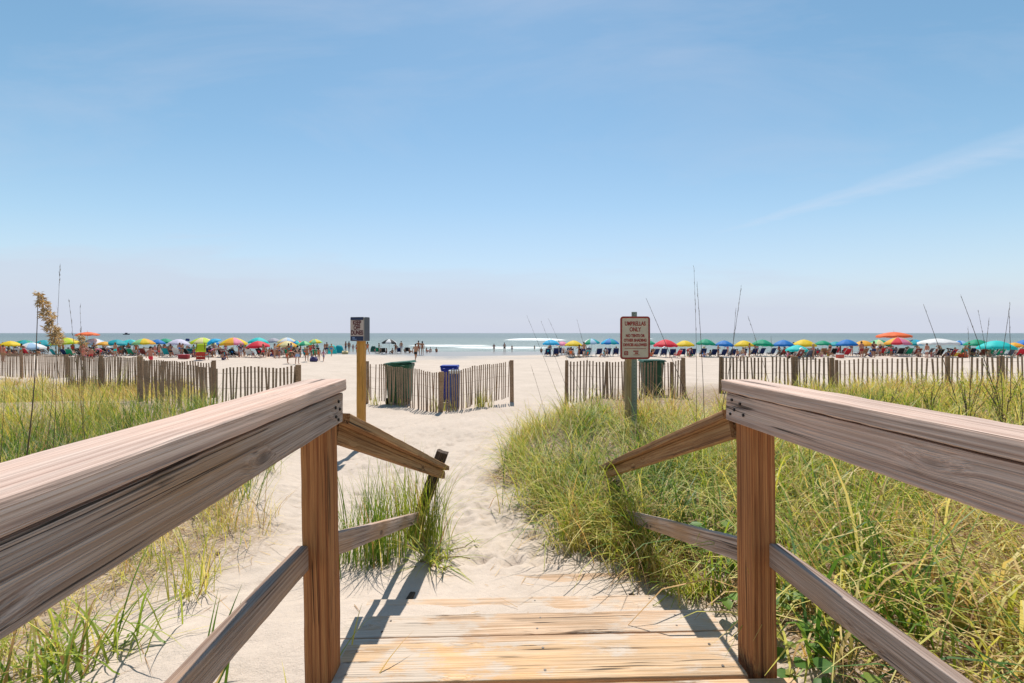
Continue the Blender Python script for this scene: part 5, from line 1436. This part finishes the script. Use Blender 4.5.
for q_, (px_, ft_, kd_, cl_, lb_) in enumerate((
    (375.5, 352.5, 'sit', 'grey', 'person in grey swimwear sitting by the dark green tent'),
    (380.5, 353.0, 'sit', 'black', 'person in black swimwear sitting left of the black and white umbrella'),
    (386.5, 353.6, 'sit', 'navy', 'person in navy swimwear sitting in front of the black and white umbrella'),
    (392.5, 353.8, 'sit', 'red', 'person in red swimwear sitting right beneath the black and white umbrella'),
    (396.5, 353.2, 'bend', 'pink', 'person in pink swimwear stooping beside the black and white umbrella'),
    (409.5, 353.4, 'sit', 'teal', 'person in teal swimwear sitting near the standing bathers by the surf'),
    (426.5, 352.8, 'sit', 'white', 'person in white swimwear sitting just right of the bronzed pair'),
    (331.5, 356.5, 'walk', 'blue', 'person in blue swimwear walking on the sand before the turquoise dome tent'),
    (367.5, 354.5, 'walk', 'orange', 'person in orange swimwear walking just right of the yellow sign post'),
    (300.5, 357.5, 'stand', 'pink', 'person in pink swimwear standing behind the black top by the fence end'),
    (279.5, 358.5, 'reach', 'navy', 'person in navy swimwear reaching out beside the large blue cooler'),
    (268.5, 357.0, 'sit', 'black', 'person in black swimwear sitting left of the large blue cooler'))):
    man(px_, ft_, ft_ - 13, lb_, kind=kd_, swim=cl_, skin=(1, 2, 5, 0)[q_ % 4], hair=q_ % 4, longhair=q_ % 2 == 0, rz=q_ * 0.9)
for q_, (px_, ft_, cl_, lb_) in enumerate(((383.5, 354.2, 'black', 'black beach chair at the left of the black and white umbrella'), (399.0, 353.6, 'navy', 'navy beach chair at the right of the black and white umbrella'), (377.8, 353.4, 'green', 'green beach chair near the dark green tent'), (407.2, 353.0, 'black', 'black beach chair between the standing bathers and the surf'))):
    LATE.append((px_, ft_, cl_, lb_))
man(494, 352.0, 343.6, 'dark clothed person wading in the surf, first of the three', kind='stand', shirt='navy', shorts='black', skin=1)
man(504.5, 352.6, 342.3, 'person in pale shirt and dark shorts wading, middle of the three', kind='stand', shirt=(0.45, 0.5, 0.6), shorts='black', skin=1)
man(512, 352.0, 345, 'tanned small person in trunks wading, third of the three', kind='stand', shorts='navy', skin=2)
man(534.5, 350.8, 345.3, 'lone small dark person in the shallows right of the path', kind='stand', shorts='black', skin=2)
man(541.3, 352.5, 349.5, 'small dark child at the water edge left of the azure umbrella', kind='sit', shorts='black', skin=2)
man(584, 357.5, 341.5, 'person in navy trunks standing between the yellow and green white umbrellas', kind='stand', shorts='navy', skin=1)
man(743, 361.5, 347, 'person in cream shirt and grey shorts standing behind the fence end', kind='stand', shirt=(0.6, 0.52, 0.4), shorts='grey', skin=1)
man(737.5, 360.5, 349, 'child in dark trunks beside the cream shirt behind the fence end', kind='walk', shorts='navy', skin=1)
man(861.5, 357.5, 341, 'bare backed person in dark red trunks standing above the crowd', kind='stand', shorts=(0.3, 0.03, 0.04), skin=5)
man(874, 358, 340.5, 'person in a maroon black shirt standing above the crowd', kind='akimbo', shirt=(0.10, 0.02, 0.04), shorts='navy', skin=2)
man(150.5, 368.5, 346, 'sunburnt person in red trunks walking behind the left fence', kind='walk', shorts='red', skin=5, h=1.75)
man(927, 358, 343, 'sunburnt person in white shorts standing under the wide white umbrella', kind='stand', shorts='white', skin=5)
man(244.5, 355.5, 342, 'person in green shirt standing between the rainbow and lone red umbrellas', kind='stand', shirt='green', shorts='grey', skin=1)
man(239.5, 355.5, 342.5, 'person in black shirt standing at the right edge of the rainbow umbrella', kind='akimbo', shirt='black', shorts='navy', skin=4)
man(187.5, 355.5, 344, 'person in grey blue shirt standing right of the lavender white umbrella', kind='stand', shirt=(0.16, 0.2, 0.3), shorts='navy', skin=1)
man(155, 356.5, 345, 'person in pink shirt standing under the mid blue umbrella', kind='stand', shirt=(0.6, 0.2, 0.22), shorts='grey', skin=5)
man(223, 360.5, 350, 'person in a navy shirt sitting low in front of the sky blue umbrella', kind='sit', shirt='navy', shorts='navy', skin=1)
man(83, 361, 346, 'sunburnt person in coral swimsuit standing below the tall orange umbrella', kind='stand', swim=(0.6, 0.14, 0.1), skin=5)
man(91, 362, 347, 'sunburnt person in red shorts walking below the pale blue umbrella', kind='walk', shorts=(0.5, 0.05, 0.05), skin=5, rz=R(70))
man(3, 362, 345, 'person in a coral red shirt standing at the left edge of the beach', kind='stand', shirt=(0.6, 0.13, 0.07), shorts=(0.5, 0.2, 0.05), skin=5)

# chairs and bathers under each umbrella
rp_ = random.Random(4)
SL = {'r': ['navy', 'navy', 'navy', (0.02, 0.05, 0.16)], 'l': ['navy', 'red', 'black', 'teal', (0.25, 0.05, 0.04), 'white', 'green', (0.4, 0.2, 0.12), (0.12, 0.14, 0.2)]}
NAMES = {'navy': 'navy', 'red': 'red', 'black': 'black', 'teal': 'teal', 'white': 'white', 'green': 'green', 'yellow': 'yellow', 'blue': 'blue', 'pink': 'pink', 'orange': 'orange', 'turq': 'turquoise', 'grey': 'grey', 'lav': 'lavender'}
def cname(c): return NAMES.get(c) if isinstance(c, str) else {(0.02, 0.05, 0.16): 'dark blue', (0.25, 0.05, 0.04): 'maroon', (0.4, 0.2, 0.12): 'tan', (0.12, 0.14, 0.2): 'slate'}[c]
POS = ['leftmost', 'second', 'third', 'fourth']
for (x, Y, g, ref, px) in UMB:
    if px in (258, 274, 389, 298, 316): continue
    right = px > 540
    n = 2 if right else rp_.choice((2, 2, 3))
    offs = [(-0.62, -0.35), (0.62, -0.35), (1.55, -0.2)][:n]
    for i, (ox, oy) in enumerate(offs):
        sc = rp_.choice(SL['r' if right and px < 780 else 'l'])
        lb = '%s beach chair under the %s, %s one' % (cname(sc), ref, ['left hand', 'right hand', 'outermost'][i])
        cx, cy = x + ox + rp_.uniform(-.12, .12), Y + oy - 0.5 + rp_.uniform(-.25, .25)
        rz = rp_.uniform(-.3, .3)
        chair(cx, cy, rz, lb, (0.72, 0.70, 0.66) if right else rp_.choice([(0.7, 0.7, 0.7), (0.35, 0.3, 0.25), (0.1, 0.1, 0.12)]), sc, 'beach chairs', 1.15)
        if rp_.random() < (0.30 if right and px < 780 else 0.62):
            tc = rp_.choice(['red', 'black', 'teal', 'white', 'navy', 'pink', 'orange', 'blue', 'grey'])
            kw = {'swim': tc} if rp_.random() < 0.5 else {'shirt': tc, 'shorts': rp_.choice(['navy', 'black', 'grey'])}
            person(cx, cy, rz, 'person in %s %s, %s chair under the %s' % (cname(tc), 'swimwear' if 'swim' in kw else 'shirt', ['left', 'right', 'outer'][i], ref), 'chair', skin=rp_.choice([0, 1, 2, 5, 3]), hair=rp_.randrange(4), longhair=rp_.random() < .4, hat=rp_.choice([None, None, None, 'white', (0.5, 0.4, 0.2)]), h=1.9, dz=0.10, **kw)
    if not right or px > 780:
        k = rp_.choice((1, 2, 2)) if not right else rp_.choice((1, 1, 2))
        for q in range(k):
            tc = rp_.choice(['red', 'black', 'teal', 'white', 'navy', 'pink', 'orange', 'blue', 'yellow', 'turq'])
            kind = rp_.choice(['stand', 'sit', 'sit', 'walk', 'bend', 'akimbo'])
            verb = {'stand': 'standing', 'sit': 'sitting', 'walk': 'walking', 'bend': 'bending over', 'akimbo': 'arms akimbo'}[kind]
            kw = {'shorts': tc} if rp_.random() < 0.5 else {'swim': tc}
            person(x + rp_.uniform(-1.6, 1.6), Y + rp_.uniform(-2.2, 1.0) - q, rp_.uniform(-3, 3), 'person in %s %s %s %s the %s' % (cname(tc), 'shorts' if 'shorts' in kw else 'swimsuit', verb, ['beside', 'before', 'near'][q], ref), kind,
                   skin=rp_.choice([0, 1, 2, 5]), hair=rp_.randrange(4), longhair=rp_.random() < .4, h=rp_.uniform(1.5, 1.85), **kw)

for px_, ft_, cl_, lb_ in LATE:
    x, Y = on_ground(px_, ft_); chair(x, Y, 0.2, lb_, (0.5, 0.5, 0.5), cl_, 'beach chairs', 1.0)
# people on towels and on foot between the umbrellas
crowd = [u for u in UMB]
rc = random.Random(31)
towel_me = None
for (x, Y, g, ref, px) in crowd:
    k = 3 if px < 330 else (2 if px < 780 else 2)
    for q in range(k):
        tc = rc.choice(['red', 'black', 'teal', 'white', 'navy', 'pink', 'orange', 'blue', 'grey', 'turq', 'navy', 'black'])
        kind = rc.choice(['sit', 'sit', 'chair', 'stand', 'bend', 'reach'] if px > 330 else ['sit', 'chair', 'stand', 'walk', 'bend', 'reach'])
        verb = {'stand': 'standing', 'sit': 'crouched', 'walk': 'strolling', 'bend': 'stooping', 'reach': 'with arms out', 'chair': 'lounging in a low chair'}[kind]
        hat_ = rc.choice([None, None, 'white', (0.5, 0.4, 0.2)]) if kind == 'stand' else None
        kw = {'shirt': tc, 'shorts': rc.choice(['navy', 'black', 'grey', 'red'])} if rc.random() < 0.45 else {'swim': tc}
        xx, yy = x + (rc.uniform(0.3, 1.7) if q == 1 else rc.uniform(-0.6, 0.6) if q == 2 else rc.uniform(-1.7, -0.3)), Y + rc.uniform(-3.0, 2.5)
        rz = rc.uniform(-.5, .5) if kind == 'chair' else rc.uniform(-3, 3)
        lb_ = 'person in %s %s %s just %s of the %s' % (cname(tc), 'shirt' if 'shirt' in kw else 'swimwear', verb, ['left', 'right', 'ahead'][q], ref)
        if len(lb_.split()) > 16: lb_ = lb_.replace('lounging in a low chair', 'lounging').replace(' just ', ' ').replace('with arms out', 'reaching')
        if len(lb_.split()) > 16: lb_ = lb_.replace('person in ', 'bather in ').replace(' standing by', ' by') if False else lb_.replace('swimwear', '').replace('  ', ' ').replace('person in', 'bather in')
        person(xx, yy, rz, lb_, kind, skin=rc.choice([0, 1, 2, 5, 2]), hair=rc.randrange(4), longhair=rc.random() < .4, hat=hat_, h=rc.uniform(1.55, 1.85), dz=0.05 if kind == 'chair' else 0.0, **kw)
        if kind == 'chair':
            sc = rc.choice(SL['l'])
            chair(xx, yy, rz, '%s low beach chair just %s of the %s' % (cname(sc), ['left', 'right', 'ahead'][q], ref), (0.6, 0.6, 0.6), sc, 'beach chairs', 1.0)

# ------------------------------------------------------------------ other beach gear
def cooler(px, py, w, body, lid, label):
    x, Y = on_ground(px, py); root = thing('cooler', label, 'cooler', (x, Y, gz(x, Y)), 0.2, 'coolers and bags')
    mb = MB(); mb.box((0, 0, 0.2), (w, w * 0.55, 0.40), top=1.04); mb.build('cooler_body', plain(body, 0.5), root)
    mb = MB(); mb.box((0, 0, 0.43), (w * 1.06, w * 0.6, 0.06), top=0.92); mb.build('lid', plain(lid, 0.5), root)
    mb = MB(); mb.tube([(-w * .53, 0, .34), (-w * .6, 0, .5), (w * .6, 0, .5), (w * .53, 0, .34)], 0.012, 6); mb.build('handle', plain((0.6, 0.6, 0.6), 0.5), root)
def bag(px, py, w, col, label):
    x, Y = on_ground(px, py); g = gz(x, Y); root = thing('beach_bag', label, 'bag', (x, Y, g), 0.4, 'coolers and bags')
    mb = MB(); vs = []; n = 14
    for (r_, z_) in ((0.8, 0), (1.0, 0.12), (0.9, 0.3), (0.72, 0.42)):
        for k in range(n):
            a = 2 * math.pi * k / n; vs.append((w / 2 * r_ * math.cos(a), w / 3 * r_ * math.sin(a), z_ * (1 + 0.25 * math.sin(3 * a))))
    fs = [(i * n + k, i * n + (k + 1) % n, (i + 1) * n + (k + 1) % n, (i + 1) * n + k) for i in range(3) for k in range(n)] + [tuple(reversed(range(n))), tuple(3 * n + k for k in range(n))]
    mb.add(vs, fs); mb.build('bag_body', plain(col, 0.8), root, smooth=True)
    mb = MB(); mb.tube([(-w * .25, 0, .40), (-w * .15, 0, .62), (w * .15, 0, .62), (w * .25, 0, .40)], 0.016, 6); mb.build('handle', plain(tuple(c * .7 for c in col), 0.8), root)
cooler(274, 356.5, 1.1, (0.02, 0.05, 0.28), (0.75, 0.75, 0.75), 'large blue cooler with white lid left of the bending person')
bag(313.7, 361.8, 0.75, (0.06, 0.05, 0.14), 'dark blue beach bag on the sand between the standing groups')
cooler(184, 358.8, 0.9, (0.30, 0.02, 0.03), (0.5, 0.05, 0.06), 'dark red cooler in front of the lavender white umbrella')
cooler(690, 356.0, 0.7, (0.05, 0.42, 0.34), (0.6, 0.6, 0.6), 'sea green cooler beneath the yellow umbrella by the scarlet one')
cooler(840, 358.0, 0.7, (0.65, 0.12, 0.08), (0.7, 0.7, 0.7), 'coral red cooler behind the fence post right of the turquoise parasol')
bag(963, 357.5, 1.3, (0.7, 0.10, 0.03), 'orange red beach bag right of the wide white umbrella')
cooler(955, 356.5, 1.0, (0.65, 0.42, 0.03), (0.7, 0.5, 0.1), 'mustard yellow cooler right of the wide white umbrella')
bag(345, 354.2, 1.0, (0.6, 0.48, 0.25), 'sand coloured beach bag on the sand near the teal tent')

def beach_tent(px, py, wpx, hpx, col, label):
    x, Y = on_ground(px, py); w = wpx / F * Y; h = hpx / F * Y
    root = thing('beach_tent', label, 'tent', (x, Y, gz(x, Y)), R(20), 'small beach tents')
    n = 12; vs = []; fs = []
    for i in range(7):
        u = i / 6; r_ = math.cos(u * math.pi / 2) ** 0.7
        for k in range(n + 1):
            a = math.pi * k / n + math.pi
            vs.append((w / 2 * r_ * math.cos(a), w / 2.2 * r_ * math.sin(a), h * math.sin(u * math.pi / 2)))
    for i in range(6):
        for k in range(n): b = i * (n + 1) + k; fs.append((b, b + 1, b + n + 2, b + n + 1))
    link('shell', mesh_from('shell', vs, fs, True), root, cloth(col))
    mb = MB(); mb.tube([(w / 2 * math.cos(a), 0.0, h * math.sin(a)) for a in [math.pi * k / 14 for k in range(15)]], 0.02, 6); mb.build('hoop', plain((0.5, 0.5, 0.5), 0.5), root)
beach_tent(332, 353.8, 9, 9, 'turq', 'turquoise dome shaped beach tent behind the sitting crowd')
beach_tent(339, 353, 9, 8, 'teal', 'darker teal beach tent overlapping the turquoise dome one')
beach_tent(373.5, 351.8, 6, 6, (0.03, 0.10, 0.08), 'dark green beach tent right of the yellow sign post')

# lime green canopy chair over a red seat
x, Y = on_ground(202.5, 360.3)
lc_ = thing('canopy_chair', 'red camping chair with a tall lime green sunshade back', 'beach chair', (x, Y, gz(x, Y)), 0.1, 'beach chairs')
mb = MB()
for sx in (-.42, .42):
    for sy in (-.3, .3): mb.bar((sx, sy, 0), (sx * .9, sy, 0.95 if sy > 0 else 1.75), 0.04, 0.04, up=(1, 0, 0))
    mb.bar((sx, -.3, .75), (sx, .35, .75), .07, .03)
mb.build('frame', plain((0.12, 0.03, 0.03), 0.6), lc_)
mb = MB(); mb.box((0, 0, 0.52), (0.84, 0.62, 0.10)); mb.box((0, -0.31, 0.62), (0.84, 0.04, 0.42)); mb.box((0, -0.315, 0.22), (0.84, 0.03, 0.30)); mb.build('seat', plain((0.50, 0.05, 0.03), 0.8), lc_)
vs = []; fs = []
for i in range(9):
    a = R(-10 + 14 * i); y_ = -0.36 + 0.34 * (1 - math.cos(max(a, 0))); z_ = 0.86 + 1.0 * math.sin(max(a, 0)) ** 1.0 if a > 0 else 0.86
    for xx in (-.62, -.2, .2, .62): vs.append((xx, y_ + 0.03 * (abs(xx) > .5), z_ - 0.05 * (abs(xx) > .5)))
for i in range(8):
    for k in range(3): b = i * 4 + k; fs.append((b, b + 1, b + 5, b + 4))
link('sunshade', mesh_from('sunshade', [(x_ * 0.8, y_, 0.86 + (z_ - 0.86) * 0.82) for x_, y_, z_ in vs], fs, True), lc_, cloth((0.42, 0.56, 0.02)))

# boat on the horizon
bx, bY = xat(126.5, 900.0), 900.0
bt = thing('motor_boat', 'small dark fishing boat on the horizon at the left', 'boat', (bx, bY, WATER), R(12))
hull = []; hf = []
for i in range(9):
    u = i / 8; L_ = (u - 0.5) * 12; wd = 1.7 * math.sin(min(1, (1 - u) * 1.6) * math.pi / 2) ** 0.8
    for (k, z_) in ((1.0, 1.5 + 0.8 * u * u), (0.75, 0.2), (0.0, -0.4)):
        hull += [(L_, wd * k, z_), (L_, -wd * k, z_)]
for i in range(8):
    for a, b in ((0, 2), (2, 4), (3, 1), (5, 3), (1, 0)): hf.append((i * 6 + a, i * 6 + b, i * 6 + b + 6, i * 6 + a + 6))
link('hull', mesh_from('hull', hull, hf), bt, plain((0.04, 0.03, 0.06), 0.5))
mb = MB(); mb.box((-0.6, 0, 2.6), (4.2, 2.2, 2.4), top=0.85); mb.box((-0.6, 0, 3.95), (5.0, 2.6, 0.2)); mb.build('cabin', plain((0.07, 0.05, 0.08), 0.5), bt)
mb = MB(); mb.tube([(-0.8, 0, 4), (-0.8, 0, 6.6)], 0.07, 6); mb.build('mast', plain((0.1, 0.1, 0.1), 0.5), bt)
# flag on a pole beside the lavender umbrella
x, Y = xat(187.5, 58), 58.0
fl = thing('beach_flag', 'small navy flag on a thin pole right of the lavender white umbrella', 'flag', (x, Y, gz(x, Y)))
hz = zat(338.6, Y) - gz(x, Y)
mb = MB(); mb.tube([(0.3, 0, -0.3), (0.3, 0, hz)], 0.02, 6); mb.build('pole', plain((0.6, 0.6, 0.6), 0.5), fl)
vs = [(0.3 - 0.6 * i / 8, 0.05 * math.sin(i * 1.1), hz - 0.35 * k - 0.02 * math.sin(i)) for i in range(9) for k in (0, 1)]
link('flag_cloth', mesh_from('flag_cloth', vs, [(2 * i, 2 * i + 1, 2 * i + 3, 2 * i + 2) for i in range(8)], True), fl, cloth('navy'))
